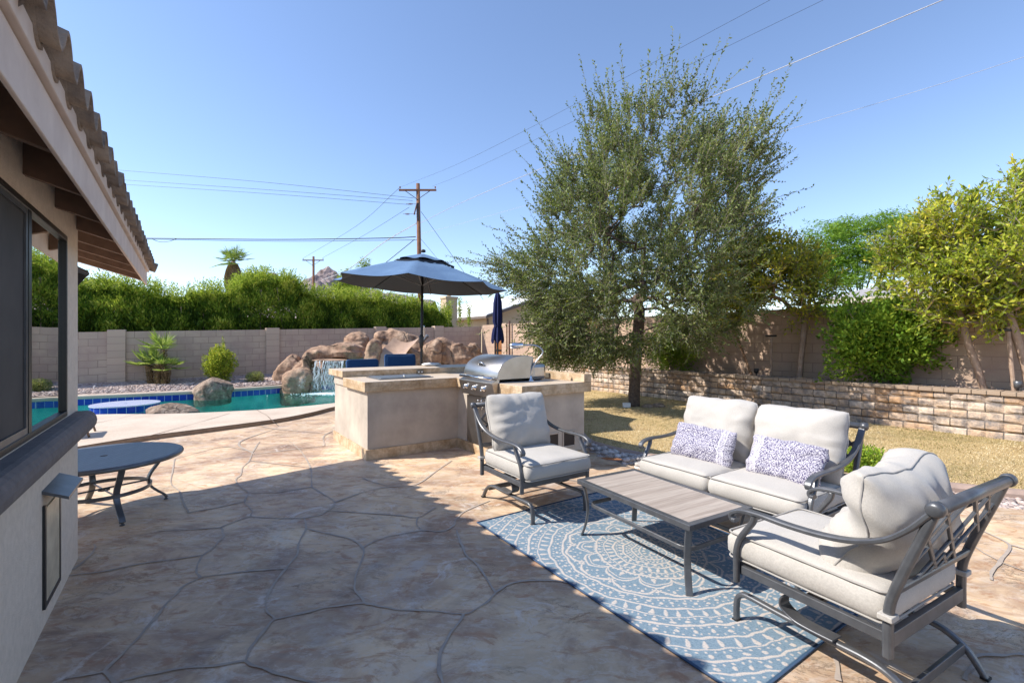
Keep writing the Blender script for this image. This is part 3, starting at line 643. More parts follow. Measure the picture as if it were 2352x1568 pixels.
# retaining wall of split faced blocks
def retaining():
    r=thing('retaining_wall','low retaining wall of split faced tan and charcoal blocks behind the lawn','retaining wall',(0,0,0),TH)
    # front face as a grid so every block has a rough face of its own
    bw,bh=.38,.135; vs=[];fs=[]; nv=12
    mb=MB(); y0,y1=-2.0,15.3
    ny=int((y1-y0)/.0475); nz=int(.66/.027)
    for j in range(nz+1):
        z=.0+j*.66/nz; row=int(z/bh)
        for i in range(ny+1):
            y=y0+i*(y1-y0)/ny; yy=(y+ (bw*.5 if row%2 else 0))/bw; col=math.floor(yy); fy=yy-col; fz=z/bh-row
            edge=min(fy,1-fy)*bw; ez=min(fz,1-fz)*bh; e=min(1,min(edge,ez)/.03)
            rd=noise.noise(Vector((col*7.3,row*3.1,1)))*.02
            d=-.02+(.03+rd)*e+.014*noise.fractal(Vector((y*6,z*9,2)),1,2,3)*e
            vs.append((9.62-d,y,z))
    W=ny+1
    for j in range(nz):
        for i in range(ny): a=j*W+i; fs.append((a,a+W,a+W+1,a+1))
    mb.add(vs,fs); o=mb.build('block_face',M['retain'],r)
    ul=o.data.uv_layers[0].data
    for p in o.data.polygons:
        for li in p.loop_indices:
            co=o.data.vertices[o.data.loops[li].vertex_index].co; ul[li].uv=(co.y+ (0 if True else 0),co.z)
    MB().box(9.66,10.0,y0,y1,-.1,.655).build('wall_core',M['dirt'],r)
    mb=MB(); y=y0; 
    while y<y1-.3:
        w=.305; d=random.uniform(-.006,.006); mb.box(9.575+d,9.90,y+.003,y+w-.003,.662,.722+d*.4); y+=w
    mb.build('cap_course',M['cap'],r,bevel=.008)
retaining()
struct(MB().box(9.88,10.62,-2,15.3,.4,.69).build('raised_bed',M['dirt'],rz=TH))
pp=[]
for _ in range(900):
    p=UV(random.uniform(9.95,10.5),random.uniform(1,15)); pp.append((p.x,p.y,.69))
pebbles('leaf_litter',pp,.02,M['pinkpebble'],('scattered stones and litter on the raised planting bed','gravel'),9)

# ---------------------------------------------------------------- house
def house():
    r=thing('house','stucco house on the left with tile roof, window and open eave','house',(0,0,0),TH)
    mb=MB(); uf=-.585; ub=-.80
    mb.box(ub,uf,-3.5,4.19,-.05,1.0).box(ub,uf,-3.5,4.19,2.08,2.40).box(ub,uf,-3.5,1.9,1.0,2.08).box(ub,uf,3.82,4.19,1.0,2.08)
    mb.box(-4.5,ub,3.97,4.19,-.05,2.9)
    mb.build('wall',M['stucco'],r)
    # window
    w=MB()
    w.box(-.64,-.578,1.9,3.82,1.0,1.03).box(-.64,-.578,1.9,3.82,2.05,2.08).box(-.64,-.578,3.795,3.82,1.03,2.05).box(-.64,-.578,1.9,1.935,1.03,2.05)
    wf=w.build('window',M['black'],r,bevel=.003)
    MB().box(-.597,-.580,2.985,3.035,1.03,2.05).build('mullion',M['black'],wf)
    MB().box(-.600,-.597,3.035,3.795,1.03,2.05).build('glass_pane',M['glass'],wf)
    MB().box(-.596,-.592,1.935,2.985,1.03,2.05).build('screen_panel',M['curtain'],wf,label='dark insect screen panel of the window')
    MB().box(-.604,-.600,1.935,2.985,1.03,2.05).build('glass_pane',M['glass'],wf)
    MB().box(-.591,-.583,1.935,2.985,1.03,1.06).box(-.591,-.583,1.935,2.985,2.025,2.05).box(-.591,-.583,2.96,2.985,1.06,2.025).build('screen_frame',M['metal'],wf)
    mb=MB(); s=[]
    for k in range(9):
        a=-PI/2+PI*k/8; s.append((-.585+.055*1+.05*math.cos(a),.925+.065*math.sin(a)))
    sec=[(-.70,.86)]+s+[(-.70,.99)]; n=len(sec); v0,v1=1.0,4.13
    mb.add([(x,v0,z) for x,z in sec]+[(x,v1,z) for x,z in sec],[(i,n+i,n+(i+1)%n,(i+1)%n)[::-1] for i in range(n)]+[tuple(range(n)),tuple(range(2*n-1,n-1,-1))])
    mb.build('window_sill',M['sill'],r)
    # pet door
    pd=MB().box(-.585,-.573,3.25,3.275,.10,.62).box(-.585,-.573,3.585,3.61,.10,.62).box(-.585,-.573,3.275,3.585,.10,.125).build('pet_door',M['black'],r)
    MB().box(-.583,-.576,3.275,3.585,.125,.60).build('flap',simple('translucent_flap',(.66,.58,.42),(.40,.34,.24),7,.35,bs=.3,bscale=14),pd)
    MB().add([(-.585,3.24,.70),(-.585,3.64,.70),(-.485,3.64,.655),(-.485,3.24,.655),(-.585,3.24,.685),(-.585,3.64,.685),(-.485,3.64,.64),(-.485,3.24,.64)],[(0,3,2,1),(4,5,6,7),(0,1,5,4),(3,7,6,2),(0,4,7,3),(1,2,6,5)]).build('hood',M['metal'],pd)
    # eave
    def zb(u): return 2.12+.30*(-.36-u)
    for k in range(-6,9):
        v=2.93+.617*k
        if v>6.68: continue
        mb=MB(); sec=[(-.372,zb(-.372)),(-.372,zb(-.372)+.15),(-3.2,zb(-3.2)+.15),(-3.2,zb(-3.2))]
        mb.add([(u,v-.022,z) for u,z in sec]+[(u,v+.022,z) for u,z in sec],[(0,1,2,3),(7,6,5,4),(0,4,5,1),(1,5,6,2),(2,6,7,3),(3,7,4,0)])
        mb.build('rafter',M['beam'],r)
    roof=MB(); e0,e1=-4.0,6.72
    def slab(mb,u0,u1,dz0,dz1,va,vb):
        q=[(u0,zb(u0)+dz0),(u0,zb(u0)+dz1),(u1,zb(u1)+dz1),(u1,zb(u1)+dz0)]
        mb.add([(u,va,z) for u,z in q]+[(u,vb,z) for u,z in q],[(0,3,2,1),(4,5,6,7),(0,1,5,4),(1,2,6,5),(2,3,7,6),(3,0,4,7)])
    slab(roof,-.372,-4.6,.152,.172,e0,e1); rf=roof.build('roof_deck',M['beam'],r)
    mb=MB().box(-.37,-.355,e0,e1,2.085,2.235); mb.build('fascia',M['fascia'],r,bevel=.004)
    MB().box(-.375,-.335,e0,e1+.02,2.238,2.305).build('trim_board',M['fascia'],r,bevel=.004)
    mb=MB(); slab(mb,-.376,-3.2,.0,.15,e1-.04,e1); mb.build('barge_board',M['fascia'],r)
    # S shaped tiles, courses climbing up the roof
    tm=MB(); pitch=.205; nvv=int((e1-e0)/pitch)*12
    for c in range(9):
        ue=-.285-c*.36; 
        for layer in (0,1) if c==0 else (0,):
            uo=ue-(.045*layer); ui=ue-.42
            vs=[];m_=0
            for i in range(nvv+1):
                v=e0+(e1+.05-e0)*i/nvv; ph=(v/pitch)%1
                h=.075*(math.sin(PI*min(1,ph/.62))**.8 if ph<.62 else -.22*math.sin(PI*(ph-.62)/.38))
                jag=.012*noise.noise(Vector((math.floor(v/pitch)*5.1,c*3.3,layer)))
                b0=.185+.012*c*0+(.0 if layer else .024)
                vs+=[(uo+jag,v,zb(uo)+b0+h),(ui,v,zb(ui)+b0+h-.02),(uo+jag,v,zb(uo)+b0+h-.018),(ui,v,zb(ui)+b0+h-.04)]
            fs=[]
            for i in range(nvv): a=i*4;b=a+4; fs+=[(a,b,b+1,a+1),(a+2,a+3,b+3,b+2),(a,a+2,b+2,b)]
            fs+=[(0,1,3,2),(nvv*4,nvv*4+2,nvv*4+3,nvv*4+1)]
            tm.add(vs,fs)
    tm.build('roof_tiles',M['tile'],r,smooth=True)
    mb=MB()
    # rake tiles closing the far end of the roof
    for c in range(8):
        u0=-.27-c*.36; mb.tube([(u0,e1+.04,zb(u0)+.20),(u0-.40,e1+.04,zb(u0-.40)+.21)],[.055,.045],10)
    mb.build('rake_tiles',M['tile'],r,smooth=True)
house()
r=thing('wall_screen','dark glass panel with grey edge tilted out beyond the house corner','outdoor screen',tuple(P(188,655,3.4)-Vector((.235,0,.0))),TH+.35)
MB().box(-.30,.13,-.02,.02,-.14,.17).xf(Matrix.Rotation(.5,4,'X')@Matrix.Rotation(.45,4,'Y')).build('screen',M['black'],r,bevel=.004)
MB().box(-.30,.13,-.03,.03,.172,.20).xf(Matrix.Rotation(.5,4,'X')@Matrix.Rotation(.45,4,'Y')).build('screen_edge',M['metal'],r,bevel=.004)
# ---------------------------------------------------------------- barbecue island
A0=Vector((-1.76,5.62,0))
def island():
    r=thing('barbecue_island','L shaped plaster barbecue island with travertine counter and raised bar','outdoor kitchen',tuple(A0),TH)
    MB().prism([(0,0),(1.25,0),(1.25,-1.48),(2.20,-1.48),(2.20,1.5),(0,1.5)],-.02,.83).build('island_base',M['plaster'],r,bevel=.006)
    k=.022
    MB().prism([(-k,-k),(1.25-k,-k),(1.25-k,-1.48-k),(2.22,-1.48-k),(2.22,-1.4799+.02),(1.252,-1.458),(1.252,.002),(.002,.002),(.002,1.5),(-k,1.5)],.0,.125).build('skirting',M['trav'],r)
    MB().prism([(-.05,-.05),(1.20,-.05),(1.20,-.26),(1.98,-.26),(1.98,-1.08),(1.20,-1.08),(1.20,-1.54),(2.26,-1.54),(2.26,.88),(-.05,.88)],.832,.949).build('countertop',M['trav'],r,bevel=.004)
    MB().prism([(-.046,-.046),(1.204,-.046),(1.204,-.264),(1.984,-.264),(1.984,-1.076),(1.204,-1.076),(1.204,-1.536),(2.13,-1.536),(2.13,.876),(-.046,.876)],.9485,.953).build('counter_surface',M['travtop'],r)
    MB().box(-.02,2.20,.90,1.46,.832,.95).build('bar_riser',M['plaster'],r)
    MB().box(-.06,2.30,.88,1.62,.952,1.035).build('raised_bar',M['trav'],r,bevel=.004)
    MB().box(-.057,2.297,.883,1.617,1.0345,1.039).build('bar_surface',M['travtop'],r)
    MB().box(2.14,2.26,-1.54,.878,.951,1.047).build('backsplash',M['trav'],r,bevel=.004)
    # outlets
    for (x0,x1,y0,y1,z0,z1) in ((1.02,1.13,.855,.88,.962,1.02),(2.115,2.14,-.90,-.78,.965,1.028)):
        o=MB().box(x0,x1,y0,y1,z0,z1).build('outlet_cover',simple('outlet_bronze',(.14,.12,.09),None,10,.5),r,bevel=.004)
        if x0<2: 
            for c in (1.05,1.10): MB().disc(c,0,0,.004,.012,12).xf(Matrix.Translation((0,.852,.985))@Matrix.Rotation(-PI/2,4,'X')).build('socket',M['white'],o)
    # vent blocks in the end wall
    vm=simple('vent_shadow',(.06,.045,.035),None,10,.95)
    for s0 in (1.60,1.86):
        MB().box(s0,s0+.17,-1.484,-1.478,.20,.36).build('vent_opening',vm,r)
        mb=MB(); mb.box(s0-.02,s0,-1.49,-1.481,.18,.38).box(s0+.17,s0+.19,-1.49,-1.481,.18,.38).box(s0,s0+.17,-1.49,-1.481,.36,.38).box(s0,s0+.17,-1.49,-1.481,.18,.20); mb.build('vent_rim',M['plaster'],r,bevel=.004)
    # drop in lid of the ice bin
    l=MB().box(.20,.96,.16,.68,.9535,.962).build('ice_bin',M['steel'],r,bevel=.003)
    MB().box(.23,.93,.19,.65,.963,.975).build('lid',M['steel'],l,bevel=.004)
    MB().lathe([(.012,0),(.008,.015),(.016,.024),(.012,.032)],12,(.58,.26,.975)).build('lid_knob',M['chrome'],l,smooth=True)
island()
def grill():
    r=thing('gas_grill','stainless steel built in gas grill with closed domed hood and three knobs','grill',tuple(A0),TH)
    ya,yb=-1.075,-.265
    MB().box(1.16,1.975,ya,yb,.79,.958).build('grill_body',M['steel'],r,bevel=.006)
    MB().add([(1.115,ya-.005,.955),(1.115,yb+.005,.955),(1.158,yb+.005,.77),(1.158,ya-.005,.77),(1.20,ya-.005,.985),(1.20,yb+.005,.985),(1.20,yb+.005,.77),(1.20,ya-.005,.77)],
       [(0,1,2,3)[::-1],(4,5,6,7),(0,4,5,1)[::-1],(3,2,6,7)[::-1],(0,3,7,4),(1,5,6,2)[::-1]]).build('control_panel',M['steel'],r,bevel=.008)
    # hood, a rolled sheet
    sec=[(1.19,.99),(1.19,1.045),(1.205,1.10),(1.245,1.165),(1.31,1.215),(1.40,1.252),(1.50,1.270),(1.60,1.272),(1.68,1.262),(1.72,1.25)]
    sec=[tuple(p)[:2] for p in cr([(a,b,0) for a,b in sec],4)]
    full=sec+[(1.72,1.05),(1.66,.99)]; n=len(full)
    mb=MB(); mb.add([(x,ya,z) for x,z in full]+[(x,yb,z) for x,z in full],[(i,(i+1)%n,n+(i+1)%n,n+i)[::-1] for i in range(n)]+[tuple(range(n)),tuple(range(2*n-1,n-1,-1))])
    h=mb.build('hood',M['steel'],r,bevel=.006)
    for p in h.data.polygons: p.use_smooth=len(p.vertices)==4
    MB().box(1.70,1.95,ya+.01,yb-.01,.96,1.17).build('rear_housing',M['steel'],r,bevel=.05)
    # badge ring on the hood
    mb=MB(); ang=math.atan2(.065,.04); c=Vector((1.216,(ya+yb)/2,1.155))
    mx=Matrix.Translation(c)@Matrix.Rotation(-.62,4,'Y'); k0=0
    mb.tube([(0.0,.062*math.cos(t),.036*math.sin(t)) for t in [2*PI*i/24 for i in range(24)]],.009,6,closed=True).xf(mx)
    b=mb.build('badge',M['chrome'],h,smooth=True)
    MB().box(-.006,.006,-.044,.044,-.018,.018).xf(mx).build('badge_plate',M['metal'],b)
    mb=MB().tube([(1.12,ya+.03,1.005),(1.12,yb-.03,1.005)],.017,12); mb.tube([(1.12,ya+.06,1.005),(1.20,ya+.06,1.01)],.010,8).tube([(1.12,yb-.06,1.005),(1.20,yb-.06,1.01)],.010,8)
    mb.build('handle',M['chrome'],h,smooth=True)
    tilt=Matrix.Rotation(-PI/2+.22,4,'Y')
    for y in (-.86,-.65,-.44):
        mb=MB().lathe([(.036,0),(.036,.006),(.024,.010),(.022,.034),(.018,.040)],18).xf(Matrix.Translation((1.134,y,.872))@tilt)
        kn=mb.build('knob',M['chrome'],r,smooth=True)
        MB().box(-.004,.004,-.022,.022,.040,.048).xf(Matrix.Translation((1.134,y,.872))@tilt).build('knob_grip',M['steel'],kn)
        MB().lathe([(.013,0),(.012,.022),(.006,.026)],12).xf(Matrix.Translation((1.140,y+.055,.845))@tilt).build('igniter_knob',M['chrome'],kn,smooth=True)
    MB().box(1.128,1.134,-.60,-.52,.895,.915).xf(Matrix.Identity(4)).build('maker_plate',M['blackmetal'],r)
    # cabinet doors under the grill
    for a,b,hy in ((-.655,-.29,-.62),(-1.05,-.665,-.70)):
        d=MB().box(1.222,1.246,a,b,.14,.745).build('cabinet_door',M['steel'],r,bevel=.004)
        MB().tube([(1.20,hy,.60),(1.195,hy,.62),(1.195,hy,.70),(1.20,hy,.72)],.008,8).tube([(1.195,hy,.62),(1.225,hy,.62)],.006,6).tube([(1.195,hy,.70),(1.225,hy,.70)],.006,6).build('door_handle',M['chrome'],d,smooth=True)
grill()
def lamp():
    b=P(1219,878,5.72); b.z=.953
    r=thing('gooseneck_lamp','silver gooseneck task lamp rising from the counter beside the grill','lamp',tuple(b))
    MB().lathe([(.045,0),(.045,.010),(.026,.022),(.016,.05),(.013,.07)],20).build('lamp_base',M['chrome'],r,smooth=True)
    pts=[(0,0,.05),(.005,0,.12),(.04,0,.20),(.095,0,.275),(.14,0,.33),(.145,0,.375),(.10,0,.425),(.03,0,.445),(-.06,0,.447),(-.10,0,.447)]
    MB().tube(cr(pts,6),.0115,10).build('gooseneck',simple('brushed_silver',(.5,.51,.52),None,60,.35,1,bs=.3,bscale=200),r,smooth=True)
    MB().lathe([(.016,0),(.032,.008),(.034,.075),(.036,.08),(.037,.125),(.026,.165),(.022,.168)],18).xf(Matrix.Translation((-.09,0,.446))@Matrix.Rotation(-PI/2-.06,4,'Y')).build('lamp_head',M['chrome'],r,smooth=True)
lamp()
tw=MB(); vs,fs=bumpy(3,4,.12,2.5,.17,.09,.028); tw.add(vs,fs)
p=UV(0,0); q=A0+D2*1.52+D1*1.42
tag(tw.build('folded_towel',M['white'],smooth=True,loc=(q.x,q.y,1.066),rz=TH),'folded white towel lying at the back of the raised bar','towel')

# ---------------------------------------------------------------- cushions
def box_cushion(w,d,h,seed,crown=.02,rad=.045,n=22):
    """w x d x h box cushion centred on the origin"""
    mb=MB(); idx={}; vs=[]; fs=[]
    def key(p): return tuple(round(c,5) for c in p)
    def vert(p):
        k=key(p)
        if k not in idx: idx[k]=len(vs); vs.append(p)
        return idx[k]
    grid=[-1+2*i/n for i in range(n+1)]; gz=[-1,-.5,0,.5,1]
    for ax in range(3):
        for sgn in (-1,1):
            ga=grid if ax!=0 else grid; 
            A_=grid; B_=gz if ax!=2 else grid
            for i in range(len(A_)-1):
                for j in range(len(B_)-1):
                    q=[]
                    for (a,b) in ((A_[i],B_[j]),(A_[i+1],B_[j]),(A_[i+1],B_[j+1]),(A_[i],B_[j+1])):
                        p=(sgn,a,b) if ax==0 else ((a,sgn,b) if ax==1 else (a,b,sgn)); q.append(vert(p))
                    if (ax==1)^(sgn<0): q=q[::-1]
                    fs.append(tuple(q))
    out=[]
    for x,y,z in vs:
        q=Vector((x*w/2,y*d/2,z*h/2)); r=min(rad,h*.42)
        inner=Vector((max(-w/2+r,min(w/2-r,q.x)),max(-d/2+r,min(d/2-r,q.y)),max(-h/2+r*.6,min(h/2-r*.6,q.z))))
        df=q-inner
        if df.length>1e-6:
            m_=max(abs(df.x)/r,abs(df.y)/r,abs(df.z)/(r*.6)); dn=Vector((df.x/r,df.y/r,df.z/(r*.6))).normalized()*m_
            q=inner+Vector((dn.x*r,dn.y*r,dn.z*r*.6))
        cx=(1-x*x)*(1-y*y); q.z+=(1 if z>0 else -.4)*crown*cx*abs(z)
        bul=(1-z*z)*.010; q.x+=bul*x if abs(x)==1 else 0; q.y+=bul*y if abs(y)==1 else 0
        nz=noise.fractal(Vector((q.x*5+seed,q.y*5,q.z*8)),1,2,3)*.006; q.z+=nz*(1 if abs(z)==1 else .3)
        if abs(y)==1: q.y+=.006*noise.noise(Vector((q.x*14+seed,z*2,3)))
        if abs(x)==1: q.x+=.006*noise.noise(Vector((q.y*14+seed,z*2,7)))
        out.append(q)
    mb.add(out,fs); return mb
def box_piping(w,d,h,rad=.045,n=6):
    mb=MB()
    for zz in (h/2-.010,-h/2+.010):
        pts=[]; a=w/2-.002; b=d/2-.002; r=rad*.75
        for cx_,cy_,s in ((a-r,b-r,0),(-a+r,b-r,1),(-a+r,-b+r,2),(a-r,-b+r,3)):
            for k in range(n+1): t=(s+k/n)*PI/2; pts.append((cx_+r*math.cos(t),cy_+r*math.sin(t),zz))
        full=[]
        for i in range(len(pts)):
            p,q=Vector(pts[i]),Vector(pts[(i+1)%len(pts)]); full.append(p); L=(q-p).length
            if L>.1:
                for k in range(1,8): full.append(p.lerp(q,k/8))
        full=[p+Vector((0,0,.003*noise.noise(p*9))) for p in full]
        mb.tube(full,.0048,6,closed=True)
    return mb
def pillow_pt(a,b,w,h,t,seed,side,sag=0,wr=1.0,ear=.07):
    ex=1-ear*(1-b*b)**1.0*0.9; ey=1-ear*(1-a*a)
    x=a*w/2*ex; z=b*h/2*ey
    th=((1-abs(a)**3.6)*(1-abs(b)**3.6)); th=max(th,0)**.50
    q=Vector((a*2.3+seed*3.1,b*2.3,side*.7))
    wk=noise.fractal(q*1.3,1,2,3)*.05
    # creases running in from the rim
    ang=math.atan2(b,a); rr=max(abs(a),abs(b)); cre=noise.noise(Vector((math.cos(ang)*5+seed,math.sin(ang)*5,rr*1.2)))*(rr**3)*(1-rr**8)*.22
    y=side*t/2*th*(1+ (wk+cre)*wr*1.6)
    z+= -sag*(1-b)*(1-a*a)*.0
    x+= .012*wr*noise.noise(Vector((b*3,seed,1))); z+=.012*wr*noise.noise(Vector((a*3,seed,4)))
    y+= .02*wr*noise.noise(Vector((a*1.2+seed,b*1.2,2)))
    f=1-.065*(abs(a)*abs(b))**6; return Vector((x*f,y,z*f))
def pillow(w,h,t,seed,n=36,wr=1.0,warp=None,ear=.07):
    mb=MB(); vs=[];fs=[]; W=n+1
    g=[math.sin((-1+2*i/n)*PI/2) for i in range(n+1)]
    for side in (-1,1):
        o=len(vs)
        for b in g:
            for a in g: 
                p=pillow_pt(a,b,w,h,t,seed,side,wr=wr,ear=ear); vs.append(warp(p) if warp else p)
        for j in range(n):
            for i in range(n):
                q=(o+j*W+i,o+j*W+i+1,o+(j+1)*W+i+1,o+(j+1)*W+i); fs.append(q if side<0 else q[::-1])
    mb.add(vs,fs); return mb
def pillow_piping(w,h,t,seed,wr=1.0,warp=None,r=.005,ear=.07):
    pts=[]; K=16
    for i in range(K): pts.append((-1+2*i/K,-1))
    for i in range(K): pts.append((1,-1+2*i/K))
    for i in range(K): pts.append((1-2*i/K,1))
    for i in range(K): pts.append((-1,1-2*i/K))
    q=[]
    for a,b in pts:
        p=pillow_pt(a,b,w,h,t,seed,0,wr=wr,ear=ear); q.append(warp(p) if warp else p)
    return MB().tube(q,r,6,closed=True)

# ---------------------------------------------------------------- seating with charcoal frames
def sideplane(x,pts,k=6): return cr([(x,y,z) for y,z in pts],k)
def seating(name,label,cat,loc,rz,W,seats,rocker,seed,group=None,cush=None):
    r=thing(name,label,cat,loc,rz,group); m=M['metal']; hx=W/2
    arm=[(.455,.845),(.43,.812),(.375,.745),(.30,.682),(.20,.640),(.08,.618),(-.06,.610),(-.19,.612),(-.275,.606),(-.325,.588),(-.345,.566),(-.338,.548),(-.318,.548)]
    leg0=.238 if rocker else .0
    fleg=[(-.225,.602),(-.235,.565),(-.268,.515),(-.305,.455),(-.322,.39),(-.322,.33),(-.322,leg0)]
    post=[(.452,.838),(.418,.74),(.378,.63),(.340,.52),(.318,.44),(.312,.36),(.312,leg0)]
    for s in (-1,1):
        MB().sweep(sideplane(s*hx,arm),.042,.020,side=(1,0,0)).build('arm',m,r,smooth=False,bevel=.003)
        MB().sweep(sideplane(s*(hx-.004),fleg),.034,.026,side=(1,0,0)).build('front_leg',m,r,bevel=.003)
        MB().sweep(sideplane(s*(hx-.004),post),.034,.034,side=(1,0,0)).build('rear_leg',m,r,bevel=.003)
    # top rail with caps
    tr=MB().tube([(-hx+.01,.458,.848),(hx-.01,.458,.848)],.023,14).build('top_rail',m,r,smooth=True)
    for s in (-1,1): MB().lathe([(.027,-.018),(.029,0),(.027,.018),(.016,.024)],16).xf(Matrix.Translation((s*(hx+.008),.458,.848))@Matrix.Rotation(s*PI/2,4,'Y')).build('end_cap',m,tr,smooth=True)
    # lattice back
    ly0,lz0,ly1,lz1=.336,.50,.447,.82
    def lp(a,b): return Vector((a*(hx-.02),ly0+(ly1-ly0)*b,lz0+(lz1-lz0)*b))
    nn=Vector((0,lz1-lz0,-(ly1-ly0))).normalized()
    lt=MB()
    def bar(a0,b0,a1,b1,w=.019): 
        p,q=lp(a0,b0),lp(a1,b1); d=(q-p).normalized(); sd=nn.cross(d); lt.sweep([p,q],w,.012,side=sd)
    lt.sweep([lp(-1,0),lp(1,0)],.034,.018,side=(0,(ly1-ly0),(lz1-lz0)))
    reps=seats; 
    for k in range(reps):
        c=-1+(2*k+1)/reps; f=1/reps
        R_=lambda a,b,a2,b2,w=.019: bar(c+a*f,b,c+a2*f,b2,w)
        R_(-.95,.35,-.10,1); R_(-.55,.02,.72,1); R_(.02,.02,.98,.75)        # rising bars
        R_(.95,.35,.10,1); R_(.55,.02,-.72,1); R_(-.02,.02,-.98,.75)
        R_(-.97,.62,-.55,.98); R_(.97,.62,.55,.98); R_(-.28,.02,-.0,.22); R_(.28,.02,.0,.22)
    lt.build('back_lattice',m,r)
    # seat frame
    fx=hx-.02
    MB().box(-fx,fx,-.325,-.300,.275,.332).box(-fx,fx,.300,.325,.275,.332).box(-fx-.012,-fx+.012,-.30,.30,.285,.325).box(fx-.012,fx+.012,-.30,.30,.285,.325).box(-fx,fx,-.01,.02,.288,.318).build('seat_frame',m,r,bevel=.003)
    if rocker:
        rx=.275
        rk=[(-.372,0),(-.372,.065),(-.366,.112),(-.345,.140),(-.305,.152),(-.15,.148),(.08,.146),(.20,.148),(.28,.135),(.345,.095),(.385,.045),(.412,0)]
        for s in (-1,1):
            k=MB().sweep(sideplane(s*rx,rk,5),.034,.024,side=(1,0,0)).build('rocker',m,r,bevel=.003)
            MB().sweep(sideplane(s*(rx-.0),[(.10,.165),(.0,.163),(-.07,.170),(-.125,.205),(-.112,.255),(-.05,.277),(.06,.280)],5),.075,.009,side=(1,0,0)).build('spring_plate',m,r)
            for yy in (-.372,.412): MB().box(s*rx-.019,s*rx+.019,yy-.014,yy+.014,-.001,.008).build('foot_pad',M['black'],k)
        MB().box(-rx+.018,rx-.018,.335,.352,.075,.118).build('cross_bar',m,r,bevel=.003)
        MB().box(-rx+.018,rx-.018,-.02,.02,.262,.279).build('cross_bar',m,r,bevel=.003)
    # cushions
    cw=(W-.035)/seats
    for k in range(seats):
        cx_=-W/2+.0175+cw*(k+.5)
        w_=cw-.006
        sc_=box_cushion(w_,.69,.140,seed+k,.028); mx=Matrix.Translation((cx_,-.045,.405))
        o=sc_.xf(mx).build('seat_cushion',M['fabric'],r,smooth=True)
        box_piping(w_,.69,.140).xf(mx).build('piping',M['piping'],o,smooth=True)
        h_,t_=(.53,.25); pr=dict(wr=1.2,warp=None,ear=.045)
        tilt=Matrix.Translation((cx_,.235,.705))@Matrix.Rotation(-.30,4,'X')
        ww=w_*(.98 if seats<2 else 1.03)
        if cush: h_,t_,tilt,pr=cush(cx_)
        o=pillow(ww,h_,t_,seed+k*5+1,**pr).xf(tilt).build('back_cushion',M['fabric'],r,smooth=True)
        pillow_piping(ww,h_,t_,seed+k*5+1,**pr).xf(tilt).build('piping',M['piping'],o,smooth=True)
        
    for s in (-1,1):   # ties round the rear legs
        MB().box(s*hx-.030,s*hx+.030,.288,.338,.385,.407).box(s*(hx-.03)-.004,s*(hx-.03)+.004,.22,.29,.385,.407).build('strap',M['fabric'],r,bevel=.006)
    return r
f1=(.549,-.836)
seating('armchair','grey cushioned spring armchair standing in front of the barbecue island','armchair',(.19,4.10,0.004),math.atan2(.549,.836),.70,1,True,1.0,'matching charcoal framed patio seats')
def slump(cx_):
    def wp(p):
        # the cushion has slid down and folded across its middle
        q=p.copy(); f=math.exp(-((p.z-.02)/.09)**2); q.y*=1-.10*f; q.y+=.05*f; q.y-=.9*(p.z/.3)**2*.03
        q.x+=.03*math.sin(p.z*9); return q
    return .54,.30,Matrix.Translation((cx_,.17,.665))@Matrix.Rotation(-.42,4,'X')@Matrix.Rotation(.04,4,'Y'),dict(wr=1.7,warp=wp,ear=.05)
seating('armchair','foreground spring armchair seen from behind with lattice back and slumped cushion','armchair',(1.585,2.20,0.008),math.atan2(-.485,-.875),.70,1,True,3.3,'matching charcoal framed patio seats',slump)
ls=seating('loveseat','two seat patio loveseat with pale grey cushions and charcoal frame facing the rug','loveseat',(1.74,3.56,0.0),math.atan2(-.836,.549),1.31,2,False,7.7)
